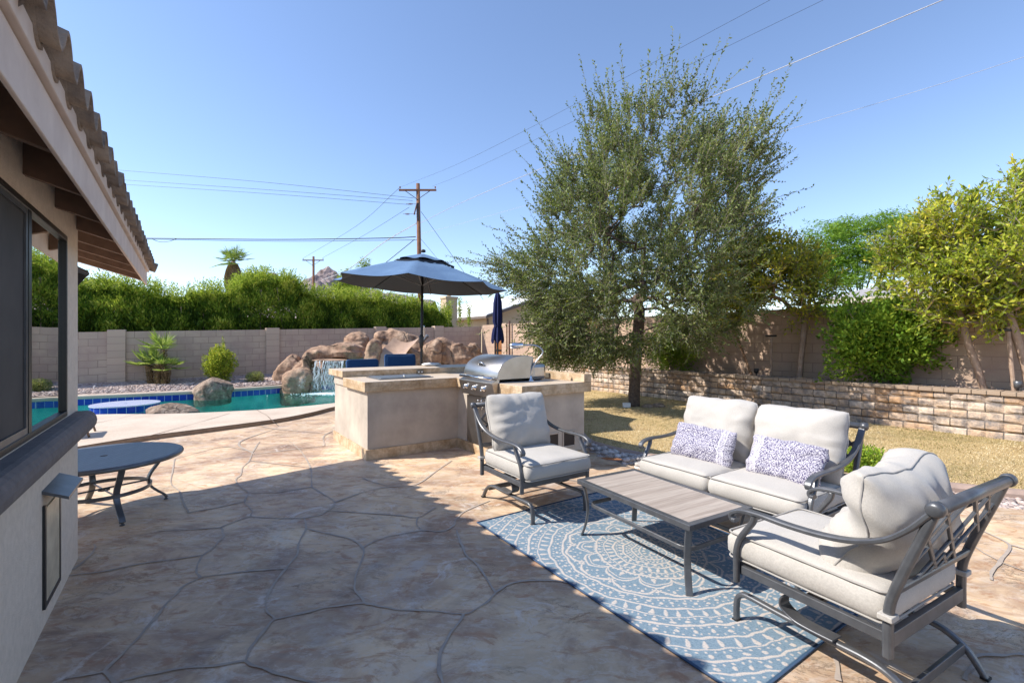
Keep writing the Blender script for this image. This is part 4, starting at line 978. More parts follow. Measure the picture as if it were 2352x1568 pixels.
# throw pillows
def throw_pillow(label,lx,ly,lz,ry,seed,flip):
    n=150; w,h,t=.53,.30,.13
    g=[math.sin((-1+2*i/n)*PI/2)*.5+(-1+2*i/n)*.5 for i in range(n+1)]
    vs=[];cs=[];W=n+1
    white=np.array([.56,.54,.58]); navy=np.array([.065,.055,.13])
    for side in (-1,1):
        for b in g:
            for a in g:
                vs.append(pillow_pt(a,b,w,h,t,seed,side,wr=1.2,ear=.05))
                X=(a*flip)*w/2; Z=b*h/2
                if X>.165: 
                    band=(X<.175) or (.205<X<.212); tick=(X<.205) and math.sin(Z*520)>.1
                    v=1 if band or (tick and X>.178) else (1 if noise.noise(Vector((X*190,Z*190,seed)))>-.02 else 0)
                    if X>.225: v=.85 if noise.noise(Vector((X*160,Z*160,seed)))>-.12 else .1
                else:
                    zz=abs(((X*19)%1)-.5)*2; f=((Z*36+zz*1.5)%1)
                    v=1 if f<.46 else 0
                    dd=abs(((X*5.5)%1)-.5)+abs(((Z*6)%1)-.5)
                    if dd<.16: v=1 if int(dd*45)%2 else 0
                    if noise.noise(Vector((X*230,Z*230,seed)))>.13: v=1-v
                cs.append(tuple(navy*(1-v)+white*v)+(1,))
    fs=[]
    for s,o in ((-1,0),(1,W*W)):
        for j in range(n):
            for i in range(n): q=(o+j*W+i,o+j*W+i+1,o+(j+1)*W+i+1,o+(j+1)*W+i); fs.append(q if s<0 else q[::-1])
    me=bpy.data.meshes.new('throw_pillow'); me.from_pydata(vs,[],fs); me.materials.append(M['pillow'])
    ca=me.color_attributes.new('Col','FLOAT_COLOR','POINT'); ca.data.foreach_set('color',np.array(cs,dtype=np.float32).ravel())
    me.polygons.foreach_set('use_smooth',[True]*len(me.polygons))
    o=bpy.data.objects.new('throw_pillow',me); COL.objects.link(o)
    base=Matrix.Translation(ls.location)@Matrix.Rotation(ls.rotation_euler.z,4,'Z')
    o.matrix_world=base@Matrix.Translation((lx,ly,lz))@Matrix.Rotation(ry[2],4,'Z')@Matrix.Rotation(ry[0],4,'X')@Matrix.Rotation(ry[1],4,'Y')
    tag(o,label,'throw pillow',group='matching navy and white throw pillows')
throw_pillow('navy and white patterned lumbar pillow on the left seat of the loveseat',-.28,-.03,.61,(-.42,.03,.10),2.0,1)
throw_pillow('navy and white patterned lumbar pillow on the right seat beside the arm',.36,-.02,.61,(-.45,.02,-.05),5.0,-1)

# ---------------------------------------------------------------- coffee table
def coffee():
    c=Vector((.484+1.50,3.444+2.873,0))/2
    rz=math.atan2(-.865,.502)
    r=thing('coffee_table','rectangular coffee table with wood look top and charcoal frame on the rug','coffee table',(c.x,c.y,.010),rz)
    L,Wd,z=1.01,.585,.41; a,b=L/2,Wd/2
    MB().box(-a,a,-b,-b+.042,z-.034,z).box(-a,a,b-.042,b,z-.034,z).box(-a,-a+.042,-b+.042,b-.042,z-.034,z).box(a-.042,a,-b+.042,b-.042,z-.034,z).build('table_frame',M['metal'],r,bevel=.003)
    MB().box(-a+.042,a-.042,-b+.042,b-.042,z-.022,z-.003).build('table_top',M['slatwood'],r)
    for sx in (-1,1):
        for sy in (-1,1):
            d=Vector((sx*.8,sy*.6,0))
            p0=Vector((sx*(a-.035),sy*(b-.035),0)); pts=[]
            for q,zz in ((0,z-.034),(-.012,.33),(-.028,.25),(-.030,.17),(-.015,.08),(.012,.0)): pts.append(p0+d*(q)+Vector((0,0,zz)))
            MB().sweep(cr(pts,5),.040,.016,side=(-d.y,d.x,0)).build('leg',M['metal'],r,bevel=.002)
    pts=[]; aa,bb,rr=a-.062,b-.058,.07
    for cx_,cy_,s in ((aa-rr,bb-rr,0),(-aa+rr,bb-rr,1),(-aa+rr,-bb+rr,2),(aa-rr,-bb+rr,3)):
        for k in range(7): t=(s+k/6)*PI/2; pts.append((cx_+rr*math.cos(t),cy_+rr*math.sin(t),.235))
    st=MB().sweep(pts,.028,.014,side=(0,0,1),closed=True).build('stretcher',M['metal'],r,bevel=.002)
    for y0 in (-.02,.07): MB().box(-aa+.009,-aa+.012,y0,y0+.06,.226,.245).build('paper_tag',M['white'],st)
coffee()

# ---------------------------------------------------------------- rug
def rug():
    Lr,Wr=2.20,1.46; step=.0042; nx=int(Lr/step); ny=int(Wr/step)
    xs=np.linspace(-Lr/2,Lr/2,nx+1); ys=np.linspace(-Wr/2,Wr/2,ny+1); X,Y=np.meshgrid(xs,ys)
    Xw=X+.006*np.sin(Y*23+X*7)+.004*np.sin(Y*61); Yw=Y+.006*np.sin(X*21-Y*5)+.004*np.sin(X*57)
    r=np.hypot(Xw,Yw); th=np.arctan2(Yw,Xw)
    v=np.zeros_like(r)
    def ring(R,w): 
        nonlocal v; v=np.maximum(v,(np.abs(r-R)<w/2)*1.0)
    def dots(R,n,rr,rt,off=0,pear=0,tw=0):
        nonlocal v
        k=np.round((th)/(2*PI)*n-off)+off; a=k*2*PI/n
        dr=r-R; dt=(th-a)*R; dr2=dr+tw*dt; w_=rt*(1+pear*np.clip(dr/rr,-1,1)); v=np.maximum(v,((dr2/rr)**2+(dt/np.maximum(w_,1e-3))**2<1)*1.0)
    def scal(R,amp,n,w,sharp=.6,off=0):
        nonlocal v
        s=np.abs(np.sin(n/2*(th+off)))**sharp; Rr=R+amp*s; v=np.maximum(v,(np.abs(r-Rr)<w/2*(1+.6*np.abs(np.cos(n/2*(th+off)))))*1.0)
    dots(.02,1,.012,.012); dots(.045,8,.013,.009); ring(.075,.009); dots(.095,18,.010,.008); ring(.118,.012)
    dots(.137,30,.007,.007); dots(.155,30,.008,.009,.5); ring(.178,.012); dots(.198,26,.012,.011); dots(.218,48,.006,.006); ring(.236,.013)
    dots(.270,36,.026,.010,0,.4); ring(.303,.008); dots(.318,60,.006,.006); dots(.337,44,.011,.011,0,.3); ring(.360,.015)
    scal(.375,.105,12,.011); scal(.375,.075,12,.007,.8); dots(.40,12,.020,.014,.5,-.3); dots(.425,12,.008,.008,.5); dots(.372,84,.0055,.006)
    scal(.49,.075,12,.013,.55,PI/12); dots(.475,36,.009,.009,0); dots(.505,72,.006,.006,.5); dots(.53,36,.012,.010,.5,.3); dots(.553,96,.006,.006)
    ring(.590,.016); dots(.610,100,.006,.0065); dots(.634,60,.010,.012,.5); dots(.657,110,.006,.006); ring(.682,.014)
    dots(.722,66,.028,.011,0,.5,.25); ring(.758,.008); dots(.775,120,.007,.007); dots(.800,64,.012,.014,.5,.3); ring(.830,.016)
    dots(.850,130,.007,.007); dots(.878,60,.014,.011,0,.5); dots(.902,130,.006,.006,.5); ring(.925,.013)
    dots(.968,72,.030,.012,0,.5,.25); ring(1.005,.009); dots(1.025,150,.007,.007); dots(1.055,76,.013,.014,.5); ring(1.085,.015); dots(1.11,160,.008,.007); dots(1.14,90,.013,.012); ring(1.17,.013); dots(1.2,160,.007,.008); dots(1.23,100,.012,.010)
    v=v*np.where(RNG.uniform(0,1,v.shape)>.08,.9,.35)
    edge=(np.abs(X)>Lr/2-.014)|(np.abs(Y)>Wr/2-.014); v[edge]=0
    blue=np.array([.10,.165,.225]); blue2=np.array([.24,.315,.37]); cream=np.array([.54,.48,.43]); dk=np.array([.05,.10,.17])
    wv=((np.arange(ny+1)[:,None]+np.arange(nx+1)[None])%2)*.35+RNG.uniform(0,.65,v.shape)
    base=blue[None,None]*(1-wv[...,None])+blue2[None,None]*wv[...,None]
    c=base*(1-v[...,None])+cream*v[...,None]*(.92+.12*wv[...,None]); c[edge]=dk
    Z=.006+.0012*v+.003*np.clip(np.sin(X*3.1)*np.sin(Y*2.3+1),0,1); Z[edge]=.004
    V=np.stack([X,Y,Z],-1).reshape(-1,3); W=nx+1
    i,j=np.meshgrid(np.arange(nx),np.arange(ny)); a=(j*W+i).ravel(); Fq=np.stack([a,a+1,a+W+1,a+W],1)
    o=rawmesh('area_rug',V,Fq,M['rug'])
    ca=o.data.color_attributes.new('Col','FLOAT_COLOR','POINT'); cc=np.ones((len(V),4),dtype=np.float32); cc[:,:3]=c.reshape(-1,3); ca.data.foreach_set('color',cc.ravel())
    L_=Vector((-.2775,3.677,0)); ex=Vector((.556,-.831,0)).normalized(); ey=Vector((.831,.556,0)).normalized()
    cpt=L_+ex*(Lr/2)+ey*(Wr/2); o.location=(cpt.x,cpt.y,.002); o.rotation_euler.z=math.atan2(ex.y,ex.x)
    tag(o,'blue and cream medallion outdoor rug lying under the coffee table','rug')
    s=MB().tube([(-Lr/2,-Wr/2,.006),(Lr/2,-Wr/2,.006),(Lr/2,Wr/2,.006),(-Lr/2,Wr/2,.006)],.0055,6,closed=True).build('rug_binding',simple('rug_binding',(.045,.085,.16),None,90,.9),o,smooth=True)
rug()

# ---------------------------------------------------------------- round table at the house corner
def roundtable():
    r=thing('round_table','low round charcoal metal patio table beside the house corner','table',(-3.43,3.88,0),-.60)
    z=.487; R_=.53
    m,nt,b=mat('etched_metal_top'); v=coords(nt)
    ch=brick=N(nt,'ShaderNodeTexBrick'); ch.offset=.5
    for k_,q in (('Scale',1),('Brick Width',.16),('Row Height',.04),('Mortar Size',.0022),('Mortar Smooth',.3)): ch.inputs[k_].default_value=q
    ch.inputs['Color1'].default_value=(.14,.15,.165,1); ch.inputs['Color2'].default_value=(.12,.13,.145,1); ch.inputs['Mortar'].default_value=(.045,.05,.055,1)
    nt.links.new(coords(nt,'Object',(1,1,1),(0,0,.8)),ch.inputs['Vector']); nt.links.new(ch.outputs['Color'],b.inputs['Base Color']); b.inputs['Metallic'].default_value=.45; b.inputs['Roughness'].default_value=.4
    bump(nt,b,mth(nt,'MULTIPLY',ch.outputs['Fac'],-1),.5,.003)
    MB().disc(0,0,z-.012,z,R_-.01,64,.026).build('table_top',m,r)
    MB().tube([(R_*math.cos(t),R_*math.sin(t),z-.018) for t in [2*PI*k/64 for k in range(64)]],.019,8,closed=True).build('rim',M['metal'],r,smooth=True)
    for k in range(4):
        a=PI/2*k; d=Vector((math.cos(a),math.sin(a),0))
        pts=[d*q+Vector((0,0,zz)) for q,zz in ((.44,z-.03),(.425,.42),(.375,.34),(.325,.27),(.305,.21),(.325,.15),(.375,.095),(.425,.05),(.445,.022))]
        l=MB().sweep(cr(pts,5),.046,.020,side=(-d.y,d.x,0)).build('leg',M['metal'],r,bevel=.003)
        MB().lathe([(.010,.018),(.010,.010),(.018,.007),(.018,0)],12,tuple(d*.44)).build('leveling_foot',M['metal'],l)
    for rr,zz in ((.315,.205),):
        MB().sweep([(rr*math.cos(t),rr*math.sin(t),zz) for t in [2*PI*k/48 for k in range(48)]],.030,.012,side=(0,0,1),closed=True).build('stretcher_ring',M['metal'],r)
    MB().sweep([(-.31,0,.20),(.31,0,.20)],.014,.010,side=(0,0,1)).sweep([(0,-.31,.212),(0,.31,.212)],.014,.010,side=(0,0,1)).disc(0,0,.196,.206,.04,24,.026).build('cross_brace',M['metal'],r)
roundtable()
# end of a lounger on the deck
def lounger():
    g_=G(205,1006,.07); r=thing('sun_lounger','end of a tan tube framed lounger on the pool deck by the house corner','lounger',(g_[0],g_[1],.072),TH)
    bm_=simple('bronze_tube',(.20,.13,.085),None,30,.4,.5)
    MB().tube(cr([(0,0,0),(-.04,.01,.14),(-.09,.02,.24),(-.16,.03,.285),(-.4,.04,.29),(-1.4,.05,.30)],5),.014,10).tube(cr([(0,.55,0),(-.04,.55,.14),(-.09,.55,.24),(-.16,.55,.285),(-.4,.55,.29),(-1.4,.55,.30)],5),.014,10).build('tube_frame',bm_,r,smooth=True)
    MB().box(-1.4,-.12,.02,.55,.285,.305).build('sling_seat',simple('sling_fabric',(.5,.42,.34),None,200,.9),r,bevel=.008)
lounger()
def barstool(label,s,t,yaw,hz):
    q=A0+D2*s+D1*t; r=thing('bar_stool',label,'bar stool',(q.x,q.y,0),TH+yaw,'bar stools behind the raised bar')
    for x in (-.24,.24):
        MB().sweep([(x,-.20,0),(x*.95,-.18,.72)],.03,.03,side=(1,0,0)).build('leg',M['blackmetal'],r)
        MB().sweep(cr([(x,.26,0),(x*.95,.22,.4),(x*.95,.20,.74),(x*.98,.25,.95),(x,.30,1.13+hz)],4),.03,.03,side=(1,0,0)).build('leg',M['blackmetal'],r)
    MB().box(-.24,.24,-.2,.22,.70,.725).build('seat_frame',M['blackmetal'],r)
    MB().tube([(-.24,.305,1.13+hz),(.24,.305,1.13+hz)],.014,8).build('top_rail',M['blackmetal'],r)
    MB().tube([(-.24,-.19,.25),(.24,-.19,.25)],.012,8).build('foot_rest',M['blackmetal'],r)
    box_cushion(.50,.46,.09,s).xf(Matrix.Translation((0,0,.775))).build('seat_cushion',M['bluefabric'],r,smooth=True)
    mx=Matrix.Translation((0,.235,.955+hz))@Matrix.Rotation(PI/2-.12,4,'X')
    o=box_cushion(.53,.36,.09,s+3).xf(mx).build('back_cushion',M['bluefabric'],r,smooth=True)
    box_piping(.53,.36,.09).xf(mx).build('piping',M['bluefabric'],o,smooth=True)
barstool('left bar stool with blue cushion, nearer the waterfall',.64,1.98,.02,.0)
barstool('right bar stool with blue cushion, nearer the open umbrella pole',1.27,2.02,-.18,.075)

# ---------------------------------------------------------------- umbrellas
def umbrella():
    c=Vector((-1.56,7.95,0)); r=thing('patio_umbrella','open slate blue octagonal patio umbrella with vented top behind the bar','umbrella',tuple(c))
    MB().disc(0,0,0,.06,.26,32).disc(0,0,.06,.30,.035,16).build('umbrella_base',M['blackmetal'],r,bevel=.01)
    MB().tube([(0,0,.1),(.0,0,1.2),(.02,0,2.86)],.021,14).build('pole',M['blackmetal'],r,smooth=True)
    MB().lathe([(.024,1.33),(.034,1.40),(.042,1.53),(.034,1.545),(.024,1.56)],14).build('crank_housing',M['blackmetal'],r,smooth=True)
    MB().tube([(.035,-.02,1.52),(.05,-.03,1.53),(.05,-.03,1.70),(.045,-.03,1.72)],.009,8).build('crank_handle',M['chrome'],r,smooth=True)
    R_=1.49; zr=2.41; za=2.89; tilt=-.055
    def vert(k): a=-PI/2+PI/4*k+.07; return Vector((math.cos(a)*R_,math.sin(a)*R_,0))
    def surf(k,f,t):  # panel k, f across 0..1, t from apex 0 to rim 1
        a=vert(k)*t; b=vert(k+1)*t; p=a.lerp(b,f)
        z=za-(za-zr)*(t**1.15)
        sag=math.sin(PI*f)*(.075*t*t) ; p=p*(1-.055*math.sin(PI*f)*t); z-= sag*.50
        z+=p.x*tilt; return (p.x,p.y,z)
    mb=MB(); nt_,nf=14,10
    for k in range(8):
        vs=[surf(k,j/nf,.10+.90*i/nt_) for i in range(nt_+1) for j in range(nf+1)]
        mb.add(vs,[(i*(nf+1)+j,(i+1)*(nf+1)+j,(i+1)*(nf+1)+j+1,i*(nf+1)+j+1) for i in range(nt_) for j in range(nf)])
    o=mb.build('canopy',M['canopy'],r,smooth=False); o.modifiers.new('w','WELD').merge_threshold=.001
    for p in o.data.polygons: p.use_smooth=True
    mb=MB()
    for k in range(8):
        vs=[]
        for i in range(7):
            for j in range(nf+1):
                x,y,z=surf(k,j/nf,.0+.30*i/6*1.0); lift=.062-.02*(i/6)+ (.012*math.sin(j*PI/nf*2) if i==6 else 0); s=1+.05*(i/6); vs.append((x*s+.03,y*s,z+lift*1.0-.0))
        mb.add(vs,[(i*(nf+1)+j,(i+1)*(nf+1)+j,(i+1)*(nf+1)+j+1,i*(nf+1)+j+1) for i in range(6) for j in range(nf)])
    mb.build('vent_cap',M['canopy'],r,smooth=True)
    mb=MB()
    for k in range(8):
        a=Vector(surf(k,0,.36)); b=Vector(surf(k+1,0,.36)); pts=[]
        for j in range(9):
            p=a.lerp(b,j/8); pts.append(p+Vector((.03,0,.030)))
        vs=[(p.x,p.y,p.z) for p in pts]+[(p.x*.985,p.y*.985,p.z-.040-.012*math.sin(j*2.1)) for j,p in enumerate(pts)]
        mb.add(vs,[(j,9+j,10+j,j+1) for j in range(8)])
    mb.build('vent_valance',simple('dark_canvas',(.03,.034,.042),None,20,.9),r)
    MB().lathe([(.03,0),(.045,.01),(.04,.04),(.02,.05)],14,(.03,0,za+.085)).build('finial',M['blackmetal'],r,smooth=True)
    for k in range(8):
        pts=[Vector(surf(k,0,t))+Vector((0,0,-.018)) for t in (.05,.3,.6,.985)]
        rb=MB().tube(pts,.009,6).build('rib',M['blackmetal'],r,smooth=True)
        q=Vector(surf(k,0,.52))+Vector((0,0,-.022))
        MB().tube([(0.01,0,2.40),q],.007,6).build('strut',M['metal'],rb)
umbrella()
def closed_umbrella():
    c=P(1143,780,9.6); r=thing('closed_umbrella','closed navy blue patio umbrella standing in front of the wood gate','umbrella',(c.x,c.y,0))
    MB().disc(0,0,.02,.09,.24,28).build('umbrella_base',M['blackmetal'],r,bevel=.01)
    MB().tube([(0,0,.05),(0,0,2.44)],.019,12).build('pole',M['blackmetal'],r,smooth=True)
    mb=MB(); vs=[]; nseg=64; pr=[(.02,2.47),(.05,2.42),(.075,2.25),(.085,2.0),(.085,1.85),(.062,1.76),(.09,1.68),(.105,1.58),(.115,1.50),(.10,1.44)]
    for i,(rr,z) in enumerate(pr):
        for k in range(nseg):
            a=2*PI*k/nseg; fold=1+.22*math.sin(a*8+i*.15)*(1 if i>1 else .3); zz=z-(.045*math.sin(a*4+1) if i>=8 else 0)
            vs.append((rr*fold*math.cos(a),rr*fold*math.sin(a),zz))
    n=len(pr); mb.add(vs,[(i*nseg+k,i*nseg+(k+1)%nseg,(i+1)*nseg+(k+1)%nseg,(i+1)*nseg+k)[::-1] for i in range(n-1) for k in range(nseg)]+[tuple(range(nseg))])
    mb.build('folded_canopy',M['navy'],r,smooth=True)
    MB().tube([(.072*math.cos(t),.072*math.sin(t),1.765) for t in [2*PI*k/24 for k in range(24)]],.010,6,closed=True).build('tie_strap',M['navy'],r)
    MB().lathe([(.016,2.45),(.022,2.47),(.012,2.51)],10).build('finial',M['blackmetal'],r)
closed_umbrella()
# ---------------------------------------------------------------- boulders and the rock waterfall
def rockobj(name,label,px,py,Y,sx,sy,sz,seed,m,rz=0,amp=.12,cat='boulder',parent=None,sub=5,freq=1.3,dz=0):
    vs,fs=bumpy(sub,seed,amp,freq,sx,sy,sz,ridged=True); mb=MB(); mb.add(vs,fs); p=P(px,py,Y); p.z+=dz
    o=mb.build(name,m,parent,smooth=True,loc=tuple(p),rz=rz)
    if not parent: tag(o,label,cat)
    return o
rockobj('boulder','large rounded grey brown boulder on the far pool edge',489,899,12.2,.46,.42,.40,3,M['greyrock'],.3,.10)
rockobj('boulder','low flat boulder standing in the water near the deck edge',390,951,9.35,.50,.36,.23,8,M['greyrock'],.1,.14)
fw=thing('rock_waterfall','tan rock waterfall and slide with water spilling into the pool','waterfall',(-5.0,14.8,0))
FB=MB()
def fr(px,py,Y,sx,sy,sz,seed,rz=0,amp=.10,freq=1.2,name=None):
    vs,fs=bumpy(4,seed,amp,freq,sx,sy,sz,ridged=True); p=P(px,py,Y)-Vector(fw.location); k0=len(FB.v); FB.add(vs,fs); FB.xf(Matrix.Translation(p)@Matrix.Rotation(rz,4,'Z'),k0)
fr(665,858,14.5,.52,.5,.62,11,.2)
fr(683,888,13.75,.56,.48,.62,12,-.1)
fr(706,838,14.0,.20,.28,.42,13,.3,.12)
fr(762,880,15.1,1.0,.55,.75,14,0,.08)                # body behind the falling water
fr(745,813,14.55,.62,.65,.26,15,.25,.12)
fr(792,806,14.6,.75,.6,.30,16,-.15,.12)
fr(820,787,15.2,.45,.45,.36,17,.3,.13)
fr(903,788,15.6,.70,.55,.48,18,-.12,.12)
fr(880,776,15.5,.36,.4,.30,19,.5,.14)
fr(945,792,15.7,.55,.5,.36,29,.1,.12)
fr(858,818,14.4,.32,.42,.55,20,.2,.10)
fr(920,850,15.2,.95,.62,.92,21,.1,.06,.9)
fr(830,862,14.9,.8,.55,.75,22,0,.08)
fr(992,818,15.2,.42,.5,.62,23,.3,.10)
fr(1020,800,15.6,.5,.45,.38,24,-.2,.10)
fr(1052,818,15.5,.58,.5,.50,25,.15,.08)
fr(1085,822,15.8,.36,.42,.50,26,-.3,.10)
fr(1015,862,15.6,1.2,.5,.60,27,0,.06)
fr(1030,845,15.75,1.15,.5,.62,37,.1)
fr(950,815,15.6,.7,.5,.5,38,.3)
fr(705,870,14.3,.5,.4,.6,39,.3)
fr(800,850,15.3,1.2,.5,.55,40,0)
o=FB.build('rock_face',M['rock'],fw,uv=False)
md=o.modifiers.new('merge','REMESH'); md.mode='VOXEL'; md.voxel_size=.038; md.use_smooth_shade=True
tx=bpy.data.textures.new('rock_relief','CLOUDS'); tx.noise_scale=.55; tx.noise_depth=4
md=o.modifiers.new('relief','DISPLACE'); md.texture=tx; md.texture_coords='LOCAL'; md.strength=.20; md.mid_level=.5
tx=bpy.data.textures.new('rock_cracks','VORONOI'); tx.noise_scale=.62; tx.distance_metric='DISTANCE'; tx.weight_1=-1; tx.weight_2=1
md=o.modifiers.new('cracks','DISPLACE'); md.texture=tx; md.texture_coords='LOCAL'; md.strength=.10; md.mid_level=.3
# flat lip the water leaves from
vs,fs=bumpy(4,31,.05,1.6,.56,.42,.045); p=P(760,829,14.05)-Vector(fw.location)
MB().add(vs,fs).build('spill_ledge',M['rock'],fw,smooth=True,loc=tuple(p))
# slide channel, smooth wet trough
mb=MB(); vs=[];pth=cr([P(935,788,15.15),P(925,800,14.9),P(905,822,14.45),P(890,850,14.2),P(880,885,14.0)],6); nW=9
for q in pth:
    for k in range(nW): 
        t=-1+2*k/(nW-1); vs.append((q.x+t*.42-fw.location.x,q.y-.12+.05*abs(t)-fw.location.y,q.z+.16*t*t))
mb.add(vs,[(i*nW+k,(i+1)*nW+k,(i+1)*nW+k+1,i*nW+k+1) for i in range(len(pth)-1) for k in range(nW-1)])
wet=simple('wet_rock',(.50,.34,.23),(.38,.25,.17),4,.22,bs=.3,bd=.02,bscale=9)
mb.build('slide_channel',wet,fw,smooth=True)
# falling water strands and droplets
mb=MB(); rs=random.Random(5); top=P(760,829,13.72); lx=P(724,829,13.72).x; rx=P(791,829,13.72).x
for k in range(64):
    x0=rs.uniform(lx,rx); y0=top.y+rs.uniform(-.12,.05); z0=top.z-.01; z1=rs.uniform(-.07,.25); pts=[];n=11
    for i in range(n+1):
        t=i/n; pts.append((x0+.05*(t)*rs.uniform(-1,1)+(.06*math.sin(k+t*6))*t-fw.location.x,y0-.22*math.sqrt(t)*.6+rs.uniform(-.02,.02)*t-fw.location.y,z0+(z1-z0)*t**1.4))
    mb.tube(pts,[rs.choice((.002,.003,.005,.010))*rs.uniform(.6,1.2)*(1 if i<n else .4) for i in range(n+1)],5)
fl=mb.build('falling_water',M['fall'],fw,smooth=True)
dp=[]
def blob(mb,x,y,z,r_): 
    mb.add([(x+r_,y,z),(x-r_,y,z),(x,y+r_,z),(x,y-r_,z),(x,y,z+r_),(x,y,z-r_)],[(0,2,4),(2,1,4),(1,3,4),(3,0,4),(2,0,5),(1,2,5),(3,1,5),(0,3,5)])
mb=MB()
for k in range(2200):
    t=rs.random()**.6; z=top.z*(1-t)-.07*t; x=rs.uniform(lx-.05,rx+.05)+rs.gauss(0,.05)*t; y=top.y-.15*t+rs.gauss(0,.08)
    blob(mb,x-fw.location.x,y-fw.location.y,max(z,-.07),rs.uniform(.003,.009))
for k in range(160):
    x=P(698,0,13.4).x+rs.gauss(0,.06); z=rs.uniform(.1,.42); blob(mb,x-fw.location.x,13.28+rs.gauss(0,.03)-fw.location.y,z,rs.uniform(.003,.008))
o=mb.build('spray',M['fall'],fw,smooth=True); o['kind']='stuff'
foam=simple('water_foam',(.80,.86,.87),(.6,.75,.76),12,.6)
mb=MB()
for k in range(1500):
    a=rs.uniform(0,2*PI); q=abs(rs.gauss(0,1)); x=(lx+rx)/2+math.cos(a)*q*.42; y=top.y-.32+math.sin(a)*q*.28
    blob(mb,x-fw.location.x,y-fw.location.y,-.072,rs.uniform(.005,.02))
o=mb.build('foam',foam,fw,smooth=True); o['kind']='stuff'
# tiled island table in the pool
t_=P(289,932,10.15); r=thing('pool_table_island','round blue tiled table standing in the shallow pool water','pool table',(t_.x,t_.y,0))
mb=MB(); n=64; R_=.60; mb.add([(R_*math.cos(2*PI*k/n),R_*math.sin(2*PI*k/n),z) for z in (-1.2,.075) for k in range(n)],[(k,(k+1)%n,n+(k+1)%n,n+k) for k in range(n)])
o=mb.build('tiled_side',M['bluetile'],r)
ul=o.data.uv_layers[0].data
for p in o.data.polygons:
    for c_,li in enumerate(p.loop_indices):
        k=p.index+(1 if c_ in (1,2) else 0); ul[li].uv=(2*PI*R_*k/n,(-1.2+.0 if c_<2 else .075)-.075)
MB().disc(0,0,.060,.082,R_+.012,64,.03).build('mosaic_top',M['mosaic'],r)

# ---------------------------------------------------------------- vegetation
def branch_mesh(name,nodes,par,rad,m,parent,sides=6):
    """tapered limbs along a parent linked set of nodes, one smooth chain per fork"""
    mb=MB(); n=len(nodes); ch=[[] for _ in range(n)]
    for i,p in enumerate(par):
        if p>=0: ch[p].append(i)
    used=set()
    def chain(i):
        c=[i]
        while ch[c[-1]]:
            k=max(ch[c[-1]],key=lambda q:rad[q]); c.append(k)
        return c
    stack=[0]; done=set()
    while stack:
        s=stack.pop(); c=chain(s); pts=([nodes[par[s]]] if par[s]>=0 else [])+[nodes[i] for i in c]
        rr=([min(rad[par[s]],rad[s]*1.15)] if par[s]>=0 else [])+[rad[i] for i in c]
        if len(pts)>1: mb.tube(pts,rr,sides if rr[0]>.02 else 4,caps=False)
        for i in c:
            best=max(ch[i],key=lambda q:rad[q]) if ch[i] else None
            for k in ch[i]:
                if k!=best: stack.append(k)
    return mb.build(name,m,parent,smooth=True,uv=False)
def grow(base_nodes,targets,step=.32,wob=.06,exclude=0):
    nodes=[Vector(p) for p in base_nodes]; par=[-1]+list(range(len(nodes)-1)); tips=[]
    arr=np.array([p[:] for p in nodes]); arr=np.vstack([arr,np.zeros((len(targets)*14,3))]); n=len(nodes)
    c0=np.array(base_nodes[-1][:]); order=np.argsort([np.linalg.norm(np.array(t[:])-c0) for t in targets])
    for ti in order:
        t=Vector(targets[ti]); tn=np.array(t[:]); lo=min(exclude,n-1)
        d=np.linalg.norm(arr[lo:n]-tn,axis=1)+.55*np.maximum(0,arr[lo:n,2]-tn[2]+.0)
        k=int(np.argmin(d))+lo; a=nodes[k]; L=(t-a).length; m=max(1,int(L/step)); last=k
        for i in range(1,m+1):
            if n>=len(arr): break
            p=a.lerp(t,i/m)+Vector((random.gauss(0,wob),random.gauss(0,wob),random.gauss(0,wob)))*(0 if i==m else 1)
            nodes.append(p); par.append(last); arr[n]=p[:]; last=n; n+=1
        tips.append(last)
    return nodes,par,tips
def radii(nodes,par,tips,tip=.004,ex=2.3,base=None):
    w=[0.0]*len(nodes)
    for t in tips: w[t]+=tip**ex
    for i in range(len(nodes)-1,0,-1): w[par[i]]+=max(w[i],tip**ex)
    r=[max(x,tip**ex)**(1/ex) for x in w]
    if base: 
        k=base/r[0]; r=[max(.003,x*k) for x in r]
    return r
def shoots(origins,dirs,n_per,L,leaf_l,leaf_w,gap,spread=.7,up=.25,droop=0,outn=None):
    """straight leafy shoots; returns leaf centres, leaf directions, twig segments"""
    C=[];D=[];T=[];R=[]
    for o,d in zip(origins,dirs):
        for _ in range(n_per):
            v=np.array(d)+RNG.normal(0,spread,3); v[2]+=up; v/=np.linalg.norm(v)+1e-9
            l=L*RNG.uniform(.5,1.3); m=max(3,int(l/gap)); ts=np.linspace(.08,1,m)[:,None]
            bend=np.array([0,0,-droop])*l
            pts=np.array(o)+v*l*ts+bend*ts**2; C.append(pts); pr=RNG.normal(size=(m,3)); D.append(nrm(v*.8+nrm(pr)*.9)); T.append((o,pts[m//2],pts[-1])); R.append(np.full(m,RNG.uniform(-.18,.18)))
    return np.vstack(C),np.vstack(D),T,np.concatenate(R)
